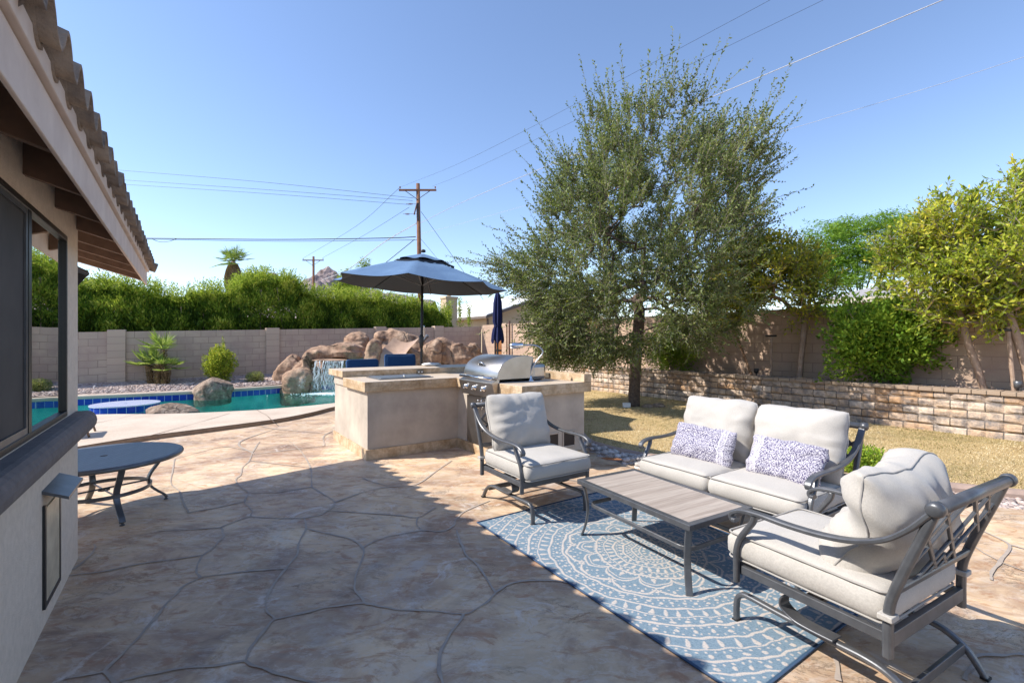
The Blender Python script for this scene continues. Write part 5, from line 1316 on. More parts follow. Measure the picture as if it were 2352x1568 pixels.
def twigs(T,m,parent,r=.0035,name='twigs'):
    """thin three sided twigs"""
    n=len(T); a=np.array([t[0][:] if not isinstance(t[0],np.ndarray) else t[0] for t in T]); b=np.array([t[1] for t in T]); c=np.array([t[2] for t in T])
    d=nrm(c-a); R=nrm(np.cross(d,[.3,.2,.93])); S=np.cross(d,R); V=[]
    for p,k in ((a,1),(b,.8),(c,.35)):
        for q in range(3): t=2*PI*q/3; V.append(p+(R*math.cos(t)+S*math.sin(t))*r*k)
    V=np.stack(V,1).reshape(-1,3); o=np.arange(n)[:,None]*9; F_=[]
    for s in (0,3):
        for q in range(3): F_.append(np.concatenate([o+s+q,o+s+(q+1)%3,o+s+3+(q+1)%3,o+s+3+q],1))
    return rawmesh(name,V,np.vstack(F_),m,parent)
# the live oak in the lawn
def oak():
    bx,by=2.66,10.05
    r=thing('oak_tree','tall wispy small leaved tree standing in the lawn by the retaining wall','tree',(bx,by,.03))
    trunk=[Vector(p) for p in ((0,0,-.05),(.0,0,.25),(.02,0,.7),(.05,0,1.2),(.10,.02,1.7),(.12,.02,2.1),(.15,.0,2.5))]
    prof=[(1.0,-1.8,-.5),(1.4,-2.2,1.5),(1.8,-2.6,2.2),(2.2,-2.8,2.5),(2.8,-2.85,2.6),(3.5,-2.75,2.65),(4.5,-2.4,2.75),(5.4,-1.9,2.7),(6.1,-1.5,2.35),(6.7,-1.1,1.9)]
    zs=[p[0] for p in prof]; tg=[]
    while len(tg)<1350:
        z=random.uniform(1.0,6.15)
        # fewer in the airy top
        if z>4.0 and random.random()<(z-4.0)/2.3*.95: continue
        l=np.interp(z,zs,[p[1] for p in prof]); rr=np.interp(z,zs,[p[2] for p in prof]); c=(l+rr)/2; w=(rr-l)/2
        a=random.uniform(0,2*PI); q=random.random()**.42
        lump=1+.22*noise.noise(Vector((math.cos(a)*1.5,math.sin(a)*1.5,z*.8)))
        x=c+w*q*lump*math.cos(a)*.93; y=w*.95*q*lump*math.sin(a)
        if z<2.0 and math.hypot(x-.1,y)<.75+.3*random.random(): continue
        if noise.noise(Vector((x*.9+5,y*.9,z*.9)))<-.14: continue
        tg.append(Vector((x,y,z)))
    nodes,par,tips=grow(trunk,tg,.30,.05,3); rad=radii(nodes,par,tips,.004,1.75,.125)
    branch_mesh('trunk',nodes,par,rad,M['bark'],r)
    O=[nodes[t] for t in tips]; cen=Vector((.15,0,2.6)); Dv=[(o-cen).normalized() for o in O]
    C,D,T,R=shoots(O,Dv,10,.42,.05,.025,.030,.60,.30)
    # long wispy leaders beyond the crown
    LO=[];LD=[]
    far=sorted(range(len(O)),key=lambda i:-((O[i]-cen).length-.25*max(0,O[i].z-4)+1.2*random.random()))[:230]
    for i in far: LO.append(O[i]); LD.append(Dv[i])
    C2,D2_,T2,R2=shoots(LO,LD,2,.95,.05,.025,.034,.25,.24)
    C=np.vstack([C,C2]); D=np.vstack([D,D2_]); T=T+T2; R=np.concatenate([R,R2])
    rn=.42+R+RNG.normal(0,.20,len(C))
    leaves('crown',C,D,.056,.030,M['oak'],r,rn)
    twigs(T,M['twig'],r,.0040)
    MB().box(-.28,-.13,-.22,-.10,-.03,.10).build('trunk_guard',M['white'],r,bevel=.01,label='white block at the foot of the trunk')
oak()
for px,py,Y,s,l in ((1487,938,9.85,.13,'small pinkish stone beside the tree trunk'),(1512,938,9.9,.15,'flat grey stone lying right of the tree trunk')):
    vs,fs=bumpy(3,px,.15,1.5,s,s*.7,s*.4); q=P(px,py,Y); tag(MB().add(vs,fs).build('stone',M['greyrock'],smooth=True,loc=(q.x,q.y,.06)),l,'stone')
def crowntree(name,label,base,trunkpts,blobs,ntg,m,leaf,shoot,n_per,bark,rbase,group=None,gap=.04,spread=.8,up=.3,seed=1,bias=0):
    r=thing(name,label,'tree',tuple(base),group=group); tk=[Vector(p) for p in trunkpts]; tg=[]
    while len(tg)<ntg:
        c,s=random.choices(blobs,weights=[b[1][0]*b[1][1]*b[1][2] for b in blobs])[0]; v=Vector((random.gauss(0,1),random.gauss(0,1),random.gauss(0,1))).normalized()*(random.random()**.42)
        p=Vector((c[0]+v.x*s[0],c[1]+v.y*s[1],c[2]+v.z*s[2]))
        if noise.noise(p*1.3+Vector((seed*5,0,0)))<-.22: continue
        tg.append(p)
    nodes,par,tips=grow(tk,tg,.25,.04,max(1,len(tk)-3)); rad=radii(nodes,par,tips,.004,2.3,rbase)
    branch_mesh('trunk',nodes,par,rad,bark,r)
    O=[nodes[t] for t in tips]; cen=tk[-1]; Dv=[(o-cen).normalized() for o in O]
    C,D,T,R=shoots(O,Dv,n_per,shoot,leaf[0],leaf[1],gap,spread,up)
    cl=np.array([noise.noise(Vector(c)*1.6+Vector((seed,9,0))) for c in C[::1]]) if len(C)<60000 else 0
    leaves('crown',C,D,leaf[0],leaf[1],m,r,.56+bias+R+.35*cl+RNG.normal(0,.18,len(C)))
    twigs(T,M['twig'],r,.0035)
    return r
def at(px,u,z): # point on the bed strip at offset u seen at pixel px
    rr=(px-CX)/F; Y=u/(.816*rr+.578); return Vector((rr*Y,Y,z))
b2=at(1836,10.15,.69)
crowntree('citrus_tree','olive yellow tree with slanted trunk between the tall oak and the right shrub',b2,[(0,0,-.05),(.03,0,.4),(.08,0,.8),(.12,0,1.25)],
   [((-.75,0,1.95),(1.05,.8,.85)),((.05,0,1.7),(.6,.6,.6)),((-1.3,.1,1.7),(.7,.6,.55)),((-.6,0,2.55),(.65,.5,.35)),((.1,-.2,2.2),(.6,.5,.5))],380,M['dkyellow'],(.095,.036),.26,7,M['palebark'],.055,'ornamental trees on the raised bed',.035,seed=2)
b3=at(2262,10.2,.69)
crowntree('citrus_tree','yellow green tree with leaning pale trunk right of the leafy shrub',b3,[(0,0,-.05),(-.12,0,.35),(-.26,0,.7),(-.34,0,1.05)],
   [((-.55,0,1.75),(1.0,.8,.75)),((-1.0,0,2.05),(.7,.6,.55)),((-.2,0,1.3),(.7,.6,.4)),((.3,0,1.9),(.8,.7,.6)),((.1,-.1,1.25),(.6,.5,.35)),((-.75,-.1,2.55),(.55,.5,.4))],470,M['yellow'],(.082,.034),.25,7,M['palebark'],.05,'ornamental trees on the raised bed',.033,seed=3)
b4=at(2368,10.15,.69)
crowntree('citrus_tree','tallest yellow green tree at the right edge of the view',b4,[(0,0,-.05),(-.08,0,.4),(-.22,0,.85),(-.34,0,1.2)],
   [((-.1,0,1.95),(.95,.85,.9)),((.5,.1,2.3),(.9,.8,.9)),((-.5,0,1.6),(.7,.6,.5)),((-.05,0,3.0),(.45,.4,.45)),((-.55,0,2.75),(.32,.3,.42)),((1.2,-.2,2.2),(.8,.7,1.0))],560,M['yellow'],(.082,.034),.25,7,M['palebark'],.055,'ornamental trees on the raised bed',.033,seed=4)
b5=at(1334,10.15,.69)
crowntree('citrus_tree','olive yellow tree half hidden behind the left side of the tall oak',b5,[(0,0,-.05),(.0,0,.4),(.02,0,.8),(.03,0,1.25)],
   [((.1,0,1.9),(1.1,.8,.75)),((-.5,0,1.7),(.8,.6,.5))],150,M['dkyellow'],(.11,.04),.28,5,M['palebark'],.05,'ornamental trees on the raised bed',.04,seed=5)
# stakes and little lamps on the bed
for (a,b,l,m) in (((1685,755),(1728,864),'slanting timber stake leaning under the olive yellow tree','stake'),((1370,792),(1383,850),'dark leaning stake behind the left of the oak','rust')):
    q0=at(a[0],10.2,0); q1=at(b[0],10.1,0); z0=H-(a[1]-HY)*q0.y/F; z1=.66
    tag(MB().tube([(q0.x,q0.y,z0),(q1.x,q1.y,z1)],.028,8).build('tree_stake',M[m]),l,'stake')
q=at(1771,10.1,0); r=thing('tree_stake','upright pale post with black rubber tie under the olive yellow tree','stake',(q.x,q.y,.66))
MB().tube([(0,0,0),(0,0,.90)],.028,8).build('post',M['palebark'],r); MB().box(-.11,.11,-.03,.03,.88,.92).build('tie',M['black'],r,bevel=.01)
q=at(2330,9.98,0); r=thing('tree_stake','post with black rubber tie beside the right edge tree','stake',(q.x-.0,q.y,.66))
MB().tube([(0,0,0),(-.10,0,1.0)],.026,8).build('post',M['palebark'],r); MB().box(-.22,.02,-.03,.03,.93,.97).build('tie',M['black'],r,bevel=.01)
for px,l in ((1737,'small black bed light by the slanting stake'),(2338,'small grey metal can light at the right end of the bed')):
    q=at(px,9.95,0); rr=thing('garden_light',l,'garden light',(q.x,q.y,.70)); mm=M['black'] if px<2000 else M['metal']
    MB().lathe([(.012,0),(.012,.06),(.045,.07),(.05,.16),(.042,.165)],12).build('lamp_body',mm,rr,smooth=True); MB().tube([(0,0,-.05),(0,0,.06)],.012,6).build('spike',mm,rr)
p=P(979,776,15.5); r=thing('garden_light','small dark spotlight on top of the waterfall rocks','garden light',tuple(p)); MB().tube([(-.10,0,-.14),(.0,0,.0)],.045,10).tube([(0,0,0),(.06,0,.05)],.065,10).build('lamp_body',M['metal'],r)
def shrub(name,label,c,s,n,m,leaf,cat='shrub',stems=True,amp=.25,seed=1,shell=.55,bias=0,flat=False,boxy=0,zb=None):
    """c centre, s half sizes; leaves fill a lumpy shell"""
    base=Vector((c[0],c[1],c[2]-s[2])); r=thing(name,label,cat,tuple(base))
    d=nrm(RNG.normal(size=(n,3))); 
    if boxy: d=nrm(np.sign(d)*np.abs(d)**(1-boxy*.5))
    rad=RNG.uniform(0,1,n)**shell; lump=np.array([noise.fractal(Vector(v)*2.2+Vector((seed*3.3,0,0)),1,2,3) for v in d])
    q=d*(rad*(1+amp*lump*1.6))[:,None]*np.array(s); q[:,2]+=s[2]; q=q[q[:,2]>0.02]; n=len(q)
    D=nrm(q-np.array([0,0,s[2]*.6]))*.7+RNG.normal(0,.6,(n,3)); D[:,2]+=.25
    cl=np.array([noise.noise(Vector(v)*7/max(s)+Vector((seed,0,0))) for v in q])
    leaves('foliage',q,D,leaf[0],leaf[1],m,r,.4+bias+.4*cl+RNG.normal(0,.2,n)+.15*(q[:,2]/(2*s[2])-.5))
    if stems:
        mb=MB(); rs=random.Random(seed)
        for k in range(14):
            a=rs.uniform(0,2*PI); t=rs.uniform(.2,.75)
            e=Vector((math.cos(a)*s[0]*t,math.sin(a)*s[1]*t,s[2]*rs.uniform(1.0,1.7))); mb.tube(cr([(0,0,0),(e.x*.35,e.y*.35,e.z*.45),tuple(e)],4),[.016-.0014*i for i in range(9)],5)
        mb.build('stems',M['palebark'],r,smooth=True,uv=False)
    return r
q=at(1543,10.15,0); shrub('shrub','bright green shrub behind the oak trunk on the raised bed',(q.x,q.y,1.28),(.66,.42,.62),11000,M['green'],(.06,.028),seed=2,amp=.4,bias=.1)
q=at(2030,10.15,0); shrub('shrub','large leafy green shrub spilling over the retaining wall',(q.x,q.y,1.50),(1.0,.60,.80),15000,M['green'],(.085,.042),seed=3,amp=.42)
shrub('shrub','low bright green ground plant at the lawn curb behind the loveseat',(3.68,4.86,.17),(.26,.20,.19),3200,M['green'],(.035,.018),seed=4,bias=.2,stems=False)
p=P(503,838,13.85); shrub('shrub','upright yellow green shrub in front of the block wall',(p.x,p.y,.75),(.40,.34,.52),7000,M['yellow'],(.065,.034),seed=5,bias=.1)
mb=None
C,D,T,R=shoots([Vector((p.x+.12,p.y,1.15))],[(0,0,1)],3,.42,.05,.03,.02,.12,.3); rr=bpy.data.objects['shrub.003'] if 'shrub.003' in bpy.data.objects else None
o=leaves('sprig',C-np.array(rr.location) if rr else C,D,.06,.03,M['yellow'],rr)
p=P(586,872,14.0); shrub('shrub','small round clipped dark green shrub at the wall foot',(p.x,p.y,.33),(.27,.25,.21),4200,M['oak'],(.03,.015),seed=6,amp=.06,bias=.25)
q=G(216,896,.17); r=thing('sprinkler_riser','short white sprinkler riser in the gravel at the far left','sprinkler',(q[0],q[1],.17)); MB().tube([(0,0,-.05),(0,0,.07),(.03,0,.10)],.018,8).build('riser',M['white'],r)
q=G(1405,1066,.03); vs,fs=bumpy(3,77,.15,2,.12,.035,.012); tag(MB().add(vs,fs).build('dry_leaf',simple('dry_leaf',(.28,.12,.05),None,20,.8),smooth=True,loc=(q[0],q[1],.085),rz=-.3),'curled rust brown leaf lying on the river rocks','leaf')
# low fan palm clump
def fan(mb_pts,o,az,el,L,R_,n,rs):
    """one palmate leaf: petiole then a fan of blades"""
    d=Vector((math.cos(az)*math.cos(el),math.sin(az)*math.cos(el),math.sin(el))); hub=o+d*L
    side=d.cross(Vector((0,0,1))).normalized(); up=side.cross(d).normalized(); bl=[]
    for k in range(n):
        a=-1.75+3.5*k/(n-1); v=(d*math.cos(a)+side*math.sin(a)+up*.18).normalized(); l=R_*(1-.25*abs(a)/1.75)*rs.uniform(.88,1.05)
        bl.append((hub,v,l))
    return hub,bl
def palmclump():
    b=P(365,885,13.2); r=thing('fan_palm','multi stemmed low fan palm with shaggy trunks by the block wall','palm',(b.x,b.y,.18)); rs=random.Random(3)
    heads=[((0.0,0,0),(.02,0,.62),.62+.0),((-.24,.05,0),(-.30,.05,.55),.55),((.20,-.03,0),(.24,-.02,.48),.48),((.03,.12,0),(.06,.12,1.02),1.02)]
    for i,(a,b_,h) in enumerate(heads):
        tk=MB().tube(cr([a,tuple((Vector(a)+Vector(b_))/2),b_],6),[(.062 if i<3 else .035)*(1+.25*math.sin(k*1.1)) for k in range(13)],10).build('trunk',M['dead'],r,smooth=True)
        C=[];D=[]
        for k in range(420):
            t=rs.random(); q=Vector(a).lerp(Vector(b_),t); an=rs.uniform(0,2*PI); C.append((q.x+.075*math.cos(an)*(1 if i<3 else .6),q.y+.075*math.sin(an)*(1 if i<3 else .6),q.z)); D.append((math.cos(an)*.7,math.sin(an)*.7,.8))
        leaves('leaf_bases',np.array(C),np.array(D),.07,.02,M['dead'],tk)
        Cs=[];Ds=[];Ls=[]; pet=MB(); o=Vector(b_)
        for k in range((10,8,7,9)[i]):
            az=rs.uniform(0,2*PI); el=rs.uniform(-.1,1.25); L=rs.uniform(.18,.36)*(1 if i!=3 else .9); hub,bl=fan(None,o,az,el,L,.44 if i!=2 else .34,17,rs)
            pet.tube([o,(o+hub)/2+Vector((0,0,.02)),hub],.006,4)
            for h_,v,l in bl: Cs.append(h_);Ds.append(v);Ls.append(l)
        Cs=np.array([c[:] for c in Cs]);Ds=np.array([c[:] for c in Ds]);Ls=np.array(Ls)
        fr_=leaves('fronds',Cs,Ds,1.0*Ls*.95,.040,M['palm'],r,RNG.uniform(.1,1,len(Cs)),narrow=.35)
        pet.build('petioles',M['palm'],fr_)
    
palmclump()
# hedge behind the wall
def hedge():
    r=thing('hedge','long tall green hedge rising behind the block wall','hedge',(0,0,0),TH)
    us=[-6,-2.4,-.82,.28,1.1,1.62,2.96,3.84,4.75,6.1,7.9,8.9,9.7]; zs=[3.05,3.05,2.85,2.85,3.15,3.45,3.65,3.2,2.85,2.95,2.95,2.75,2.35]
    n=1; U=RNG.uniform(-6,9.6,118000); V=RNG.uniform(0,1,len(U))**1.6*1.5; top=np.interp(U,us,zs)
    ln=np.array([noise.fractal(Vector((u*1.1,v*1.2,0)),1,2,4) for u,v in zip(U,V)]); T_=top+.32*ln-.25*(V-.5)**2
    zq=RNG.uniform(0,1,len(U))**.62; Z=1.55+(U+2.3)*.028+zq*(T_-1.55-(U+2.3)*.028)
    bul=np.array([noise.fractal(Vector((u*1.5,z*1.5,3)),1,2,3) for u,z in zip(U,Z)])
    front=17.95-.18*bul+ .28*np.clip((Z-1.8)/(T_-1.8),0,1)**2; Vv=front+V
    keep=(V<.9)|(zq>.6); U,Vv,Z,T_,bul=U[keep],Vv[keep],Z[keep],T_[keep],bul[keep]
    D=np.stack([RNG.normal(0,.45,len(U)),RNG.normal(-.15,.4,len(U)),np.full(len(U),.85)],1)
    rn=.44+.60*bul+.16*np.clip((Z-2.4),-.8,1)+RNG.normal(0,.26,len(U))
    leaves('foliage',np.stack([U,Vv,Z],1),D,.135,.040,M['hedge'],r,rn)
    # sprays that stand out of the top
    O=[];DD=[]
    for k in range(620):
        u=random.uniform(-6,9.6); t=np.interp(u,us,zs)+.3*noise.noise(Vector((u*1.1,.5,0))); O.append(Vector((u,random.uniform(18.0,19.0),t-.12))); DD.append((0,0,1))
    C,D2_,T,R=shoots(O,DD,4,.50,.1,.03,.045,.30,.5); leaves('top_shoots',C,D2_,.115,.030,M['hedge'],r,.62+R+RNG.normal(0,.2,len(C)))
    mb=MB()
    for k in range(70):
        u=random.uniform(-6,9.5); v=random.uniform(18.2,18.9); mb.tube(cr([(u,v,.5),(u+random.uniform(-.1,.1),v,1.6),(u+random.uniform(-.4,.4),v-.1,np.interp(u,us,zs)-.3)],4),[.022-.0018*i for i in range(9)],5)
    mb.build('stems',M['palebark'],r,uv=False)
    MB().box(-6,9.4,18.75,18.8,.2,2.3).build('inner_shade',simple('inner_shade_green',(.035,.07,.015),None,5,.95),r)  # dark green sheet, shade of the hedge's depth put into its colour
hedge()
for i,(px,h,l) in enumerate(((1030,1.0,'leftmost of the three sparse saplings right of the hedge'),(1056,1.15,'middle one of the three sparse saplings right of the hedge'),(1078,.9,'rightmost of the three sparse saplings right of the hedge'))):
    rr=(px-CX)/F; Y=17.75/(-.578*rr+.816); r=thing('sapling',l,'sapling',(rr*Y,Y,1.2)); O=[Vector((0,0,.75+h*.22*k)) for k in range(5)]
    C,D,T,R=shoots(O,[(0,0,1)]*5,8,.36,.09,.028,.035,.35,.5); leaves('foliage',C,D,.10,.032,M['hedge'],r,.6+RNG.normal(0,.2,len(C))); MB().tube([(0,0,0),(0,0,.9+h*.8)],[.018,.006],5).build('stem',M['palebark'],r)
# trees beyond the walls
def cloudtree(name,label,c,blobs,n,m,leaf,seed,group=None,trunk_h=3,cat='tree',dy=.0):
    r=thing(name,label,cat,tuple(c),group=group); Cs=[];Rn=[]
    tot=sum(b[1][0]*b[1][1] for b in blobs)
    for bi,(o,s) in enumerate(blobs):
        k=int(n*s[0]*s[1]/tot); d=nrm(RNG.normal(size=(k,3))); lump=np.array([noise.fractal(Vector(v)*1.9+Vector((seed+bi*3,0,0)),1,2,4) for v in d])
        q=d*(RNG.uniform(0,1,k)**.4*(1+.55*lump))[:,None]*np.array(s)
        # fine layering of the foliage pads
        cl=np.array([noise.noise(Vector((v[0]*2.2/s[0]*1.5,v[1]*2,v[2]*6/s[2]+seed+bi))) for v in q]); q=q[cl>-.16]; cl=cl[cl>-.16]
        Cs.append(q+np.array(o)); Rn.append(cl)
    C=np.vstack(Cs); cl=np.concatenate(Rn); D=RNG.normal(0,1,(len(C),3)); D[:,2]*=.5
    leaves('crown',C,D,leaf[0],leaf[1],m,r,.35+.7*cl+RNG.normal(0,.15,len(C)))
    mb=MB(); mb.tube(cr([(0,0,0),(.05,0,trunk_h*.5),(0,0,trunk_h)],4),[.09-.008*i for i in range(9)],8)
    for o,s in blobs: mb.tube(cr([(0,0,trunk_h*.7),(o[0]*.5,o[1]*.5,(trunk_h*.7+o[2])*.52),tuple(o)],4),[.032-.003*i for i in range(9)],6)
    mb.build('trunk',M['bark'],r,smooth=True,uv=False); return r
def pz(px,py,Y): return P(px,py,Y)
c=P(1975,785,17.0); c.z=0
def bl(px,py,Y,sx,sy,sz): q=P(px,py,Y)-c; return ((q.x,q.y,q.z),(sx,sy,sz))
cloudtree('feathery_tree','bright green feathery tree beyond the right block wall',c,[bl(1905,560,17,1.0,.9,.85),bl(1885,605,17,.9,.8,.5),bl(1950,530,17.2,.75,.7,.5),bl(2040,520,17,.85,.8,.55),bl(1990,590,16.8,1.3,1.0,.6),bl(2100,520,17.3,.7,.7,.5),bl(1930,640,16.8,1.0,.9,.5),bl(2070,590,17,1.1,.9,.7)],52000,M['feather'],(.13,.03),5,trunk_h=3.6)
c=P(225,785,21); c.z=0
cloudtree('dark_tree','dark green tree top showing under the eave beyond the hedge',c,[bl(235,662,21,1.1,.8,.40),bl(290,672,21,.7,.6,.3)],9000,M['oak'],(.12,.06),8,trunk_h=3)
c=P(830,785,36); c.z=0
cloudtree('distant_tree','pale green tree crown poking above the hedge left of the umbrella',c,[bl(815,650,36,1.5,1.2,1.0),bl(838,615,36,.6,.5,.7),bl(855,640,36,.9,.7,.5),bl(790,668,36,1.0,.7,.6)],14000,M['hedge'],(.16,.06),9,trunk_h=4)
c=P(590,785,32); c.z=0
cloudtree('distant_tree','bushy green tree behind the hedge right of the fan topped palm',c,[bl(595,645,32,1.7,1.2,.45),bl(560,655,32,.8,.7,.35)],12000,M['hedge'],(.16,.05),10,trunk_h=4)
c=P(1150,785,48); c.z=0
cloudtree('distant_tree','small dark conifer top above the white roof',c,[bl(1155,700,48,.9,.7,.45),bl(1150,690,48,.4,.4,.5)],3000,M['oak'],(.2,.08),12,trunk_h=3)
def washingtonia():
    Y=38; b=P(536,785,Y); b.z=0; top=P(536,603,Y).z; r=thing('tall_palm','tall fan palm with a skirt of dead fronds far behind the hedge','palm',tuple(b)); rs=random.Random(9)
    MB().tube([(0,0,0),(.05,0,top*.5),(0,0,top)],[.22,.17,.17],10).build('trunk',M['palebark'],r,smooth=True)
    C=[];D=[];L=[]; pet=MB()
    o=Vector((0,0,top))
    for k in range(28):
        az=rs.uniform(0,2*PI); el=rs.uniform(-.5,1.3); hub,b_=fan(None,o,az,el,rs.uniform(.6,1.0),.80,20,rs); pet.tube([o,hub],.02,4)
        for h,v,l in b_: C.append(h[:]);D.append((v+Vector((0,0,-.35))).normalized()[:]);L.append(l)
    f=leaves('fronds',np.array(C),np.array(D),np.array(L),.055,M['palm'],r,RNG.uniform(0,.7,len(C))); pet.build('petioles',M['palm'],f)
    n=5200; t=RNG.uniform(0,1,n); a=RNG.uniform(0,2*PI,n); rr=(.22+.36*np.sin(np.clip(t*1.05,0,1)*PI)**.7*(1-.3*t))
    C=np.stack([rr*np.cos(a),rr*np.sin(a),top-.05-t*2.6],1); D=np.stack([np.cos(a)*.35,np.sin(a)*.35,np.full(n,-1)],1)
    leaves('dead_skirt',C,D,.40,.05,M['dead'],r,np.clip(.95-t*1.1+RNG.normal(0,.12,n),0,1))
washingtonia()

# ---------------------------------------------------------------- neighbours, poles, wires, mountain, sky
def nhouse():
    r=thing('neighbor_house','low tan neighbour house with white roof behind the gate','house',(-1.42,26.0,0),TH)
    # local x runs up the gable, local y along the eave
    def q(x,y,z): return (x,y,z)
    e=2.87; rg=4.3
    mb=MB(); mb.add([q(.25,.25,0),q(8.75,.25,0),q(8.75,10,0),q(.25,10,0),q(.25,.25,e),q(8.75,.25,e),q(8.75,10,e),q(.25,10,e),q(4.5,.25,rg-.12),q(4.5,10,rg-.12)],[(0,1,5,8,4),(3,7,9,6,2),(0,4,7,3),(1,2,6,5)])
    mb.build('wall',M['tanwall'],r)
    mb=MB(); t=.16
    for s,x0 in ((1,-.25),(-1,9.25)):
        mb.add([q(x0,-.35,e-.10),q(4.5,-.35,rg),q(4.5,10.3,rg),q(x0,10.3,e-.10),q(x0,-.35,e-.10+t),q(4.5,-.35,rg+t),q(4.5,10.3,rg+t),q(x0,10.3,e-.10+t)],[(0,1,2,3)[::-1 if s>0 else 1],(4,5,6,7),(0,4,5,1),(2,6,7,3),(0,3,7,4)])
    rf=mb.build('roof',M['whiteroof'],r)
    mb=MB()
    for s,x0 in ((1,-.25),(-1,9.25)): mb.add([q(x0,-.38,e-.16),q(4.5,-.38,rg-.06),q(4.5,-.38,rg+.10),q(x0,-.38,e+.0),q(x0,-.35,e-.16),q(4.5,-.35,rg-.06),q(4.5,-.35,rg+.10),q(x0,-.35,e+.0)],[(0,1,2,3),(7,6,5,4),(0,4,5,1),(3,2,6,7)])
    mb.box(-.29,-.25,-.38,10.3,e-.16,e-.02); mb.build('fascia',M['brownfascia'],r)
    MB().box(.19,.25,.19,.33,0,e-.15).build('corner_trim',M['brownfascia'],r)
    MB().box(1.0,2.9,.20,.25,1.9,2.06).build('wall_band',M['brownfascia'],r)
nhouse()
p=P(1031,705,24.0); r=thing('chimney_stack','square cream chimney standing left of the white roof','chimney',(p.x,p.y,0),TH)
MB().box(-.32,.32,-.32,.32,0,3.62).build('chimney_shaft',M['tanwall'],r); MB().box(-.36,.36,-.36,.36,3.625,3.74).build('chimney_cap',M['tanwall'],r,bevel=.01); MB().lathe([(.10,3.74),(.10,3.82)],12).build('flue',M['tanwall'],r)
def rhouse():
    c=UV(14.2,6.5,0); r=thing('neighbor_house','grey shingled neighbour house seen between the trees at right','house',tuple(P(1925,785,14.2)-Vector((0,0,1.45))),TH)
    MB().box(.4,8,-7,0,0,2.72).build('wall',M['tanwall'],r)
    mb=MB(); e=2.75; rg=4.2
    a=[(-.1,-7.5,e),(8.5,-7.5,e),(8.5,.5,e),(-.1,.5,e),(3.6,-4,rg),(4.6,-3.4,rg)]
    mb.add(a,[(0,1,5,4),(1,2,5),(2,3,4,5),(3,0,4),(0,3,2,1)]); mb.build('roof',M['greyroof'],r)
    MB().box(-.13,-.10,-7.5,.5,e-.16,e-.01).box(-.1,8.5,-7.53,-7.5,e-.16,e-.01).build('fascia',simple('cream_trim',(.62,.55,.44),None,5,.8),r)
rhouse()
def upole(name,label,px,pyt,Y,arm,det=True):
    b=P(px,HY,Y); top=P(px,pyt,Y).z; r=thing(name,label,'utility pole',(b.x,b.y,0),group='utility poles beyond the wall')
    lean=.2 if det else 0
    MB().tube([(lean,0,0),(0,0,top)],[.17,.12],12).build('pole',M['woodpole'],r,smooth=True)
    az=top-.45; rot=Matrix.Rotation(-.05,4,'Y') 
    MB().box(-arm/2,arm/2,-.15,-.05,az-.055,az+.055).build('crossarm',M['woodpole'],r)
    for s in (-1,1):
        MB().tube([(s*arm*.33,-.10,az-.05),(0,-.14,az-.62)],.022,6).build('brace',M['wire'],r)
        MB().lathe([(.012,.05),(.012,.12),(.05,.14),(.04,.17),(.06,.19),(.03,.24)],10,(s*(arm/2-.07),-.10,az)).build('insulator',M['insul'],r)
    if det:
        for dz,dx in ((-1.35,-.25),(-2.0,-.45)):
            mb=MB(); 
            for k in range(3): mb.lathe([(.03,0),(.07,.02),(.03,.05)],10).xf(Matrix.Identity(4)) if False else None
            for k in range(3):
                m0=len(mb.v); mb.lathe([(.02,-.03),(.065,-.01),(.065,.01),(.02,.03)],10); mb.xf(Matrix.Translation((dx-.09*k-.12,-.1,top+dz))@Matrix.Rotation(PI/2,4,'Y'),m0)
            mb.tube([(0,-.1,top+dz),(dx-.5,-.1,top+dz+.02)],.012,5); mb.build('insulator',M['insul'],r)
        MB().tube([(.12,-.12,top-1.35),(-.02,-.12,top-1.95)],.045,8).tube([(-.03,-.14,top-1.3),(-.22,-.14,top-2.05)],.045,8).build('fuse_cutout',M['rust'],r)
        MB().box(-.03,.10,-.16,-.12,top-2.45,top-1.3).build('bracket',M['wire'],r)
    return b,top
upole('utility_pole','near brown wooden utility pole rising behind the open umbrella',960,424,30,2.42)
upole('utility_pole','far wooden utility pole with crossarm above the hedge near the mountain',720,591,53,2.42,False)
def wire(label,pts,r_=.012,m='wire',sag=0):
    """pts: (px,py,distance) triples along the span"""
    q=[P(*p) for p in pts]
    if len(q)==2 and sag: q=[q[0].lerp(q[1],t/10)-Vector((0,0,4*sag*(t/10)*(1-t/10))) for t in range(11)]
    elif len(q)>2: q=cr(q,6)
    tag(MB().tube(q,r_,5).build('power_line',M[m],uv=False),label,'wire',group='overhead wires')
wire('topmost thin wire running left from the near pole above the eave end',[(250,391,34),(600,420,32),(950,457,30)])
wire('second thin wire running left from the near pole, upper of the close pair',[(262,414,34),(600,437,32),(948,463,30)])
wire('third thin wire running left from the near pole, lower of the close pair',[(262,424,34),(600,446,32),(940,472,30)])
wire('thick black cable running level from the eave end to the near pole',[(320,549,30),(640,552,30),(880,549,30),(955,546,30)],.030)
wire('thinner black cable just under the thick level cable',[(320,551,30),(640,556,30),(880,554,30),(960,553,30)],.016)
wire('small cable loop hanging on the level cable near the eave',[(350,551,30),(365,557,30),(385,557,30),(405,551,30)],.018)
wire('wire climbing right from the left end of the near crossarm past the tree',[(920,432,30),(1098,357,24),(1701,39,14),(1790,-15,13)],.005)
wire('wire climbing right from the right end of the near crossarm past the tree',[(993,430,30),(1098,386,26),(1816,39,14),(1930,-18,13)],.005)
wire('bright white cable climbing right behind the tall tree',[(962,516,30),(1098,451,26),(1882,122,13),(2200,-12,11)],.014,'wirew')
wire('faint thin wire rising to the right edge of the sky',[(963,540,30),(1098,505,26),(1882,279,14),(2420,112,11)],.006,'wirew')
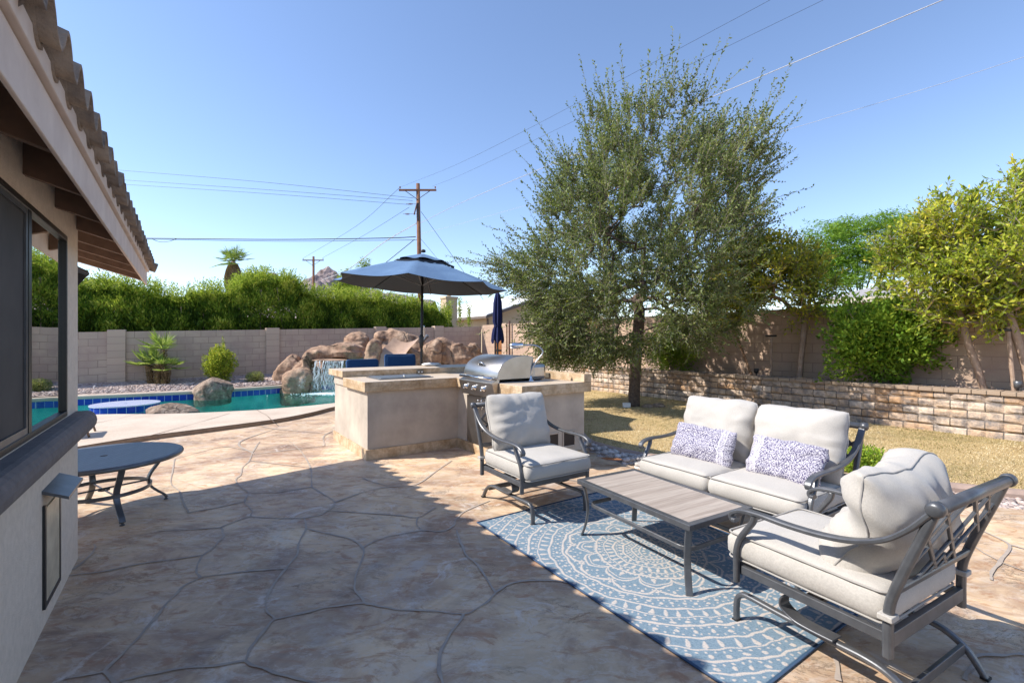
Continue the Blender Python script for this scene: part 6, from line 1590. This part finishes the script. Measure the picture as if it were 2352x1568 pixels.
wire('white twisted service cable descending left behind the umbrella',[(958,514,30),(880,560,32),(800,620,36),(740,645,40)],.028,'wirew')
wire('black drop cable descending left from the near pole to the umbrella top',[(952,552,30),(880,610,31),(840,640,32)],.022)
wire('long guy wire descending right from the near pole',[(967,488,30),(1045,598,30),(1110,690,30)],.013)
wire('short guy wire descending right from the near pole to the umbrella',[(966,550,30),(1012,605,30),(1060,665,30)],.009)
wire('left wire between the two poles',[(918,433,30),(820,520,38),(698,594,53)],.012)
wire('right wire between the two poles',[(940,478,30),(840,540,40),(741,594,53)],.012)
def mountain():
    Y0=900; nx,ny=240,60; vs=[]; xs=np.linspace(430,1000,nx); 
    hp=[(430,690),(560,668),(590,640),(612,629),(628,622),(645,632),(665,655),(690,668),(715,650),(727,625),(737,614),(756,610),(772,618),(782,632),(800,636),(830,655),(880,668),(1000,690)]
    for j in range(ny):
        t=j/(ny-1)
        for i,x in enumerate(xs):
            h=(HY-np.interp(x,[p[0] for p in hp],[p[1] for p in hp])-95)*Y0/F
            X=(x-CX)*Y0/F; Yy=Y0-260+t*260*1.0; rg=1-abs(noise.noise(Vector((X*.018,Yy*.018,1))))*1.0-.5*abs(noise.noise(Vector((X*.05,Yy*.05,4))))
            z=95*Y0/F*(t**.5)*(.85+.15*rg)+max(h,-40)*t*(.55+.45*rg if t<1 else 1)
            vs.append((X,Yy,z))
    fs=[(j*nx+i,j*nx+i+1,(j+1)*nx+i+1,(j+1)*nx+i) for j in range(ny-1) for i in range(nx-1)]
    back=[(x,y+200,0) for (x,y,z) in vs[-nx:]]; o=len(vs); vs+=back; fs+=[((ny-1)*nx+i,(ny-1)*nx+i+1,o+i+1,o+i) for i in range(nx-1)]
    struct(MB().add(vs,fs).build('mountain',M['mount'],smooth=False))
mountain()
# ---------------------------------------------------------------- light, sky, camera
Ld=Vector((1.03,.15,-1)).normalized()
sun=bpy.data.lights.new('sun','SUN'); sun.energy=4.2; sun.angle=math.radians(.5); sun.color=(1,.94,.86)
so=bpy.data.objects.new('sun',sun); COL.objects.link(so); so.rotation_euler=Ld.to_track_quat('-Z','Y').to_euler()
w=bpy.data.worlds.new('World'); sc.world=w; w.use_nodes=True; nt=w.node_tree; bg=nt.nodes['Background']
sk=nt.nodes.new('ShaderNodeTexSky'); sk.sky_type='NISHITA'; sk.sun_disc=False; sk.sun_elevation=math.asin(-Ld.z); sk.sun_rotation=math.atan2(-Ld.x,-Ld.y); sk.altitude=350; sk.air_density=1.0; sk.dust_density=.15; sk.ozone_density=3.0
nt.links.new(mixc(nt,1.0,sk.outputs[0],(1.04,.975,.98),'MULTIPLY'),bg.inputs[0]); bg.inputs[1].default_value=.15
cam=bpy.data.cameras.new('camera'); co=bpy.data.objects.new('camera',cam); COL.objects.link(co); sc.camera=co
co.location=(0,0,H); co.rotation_euler=(PI/2,0,0); cam.sensor_width=36; cam.lens=F/2352*36; cam.shift_y=(784.0-HY)/2352*-1*-1; cam.clip_end=6000; cam.clip_start=.05
vs_=sc.view_settings; vs_.view_transform='Standard'; vs_.look='None'; vs_.exposure=.78; vs_.gamma=1
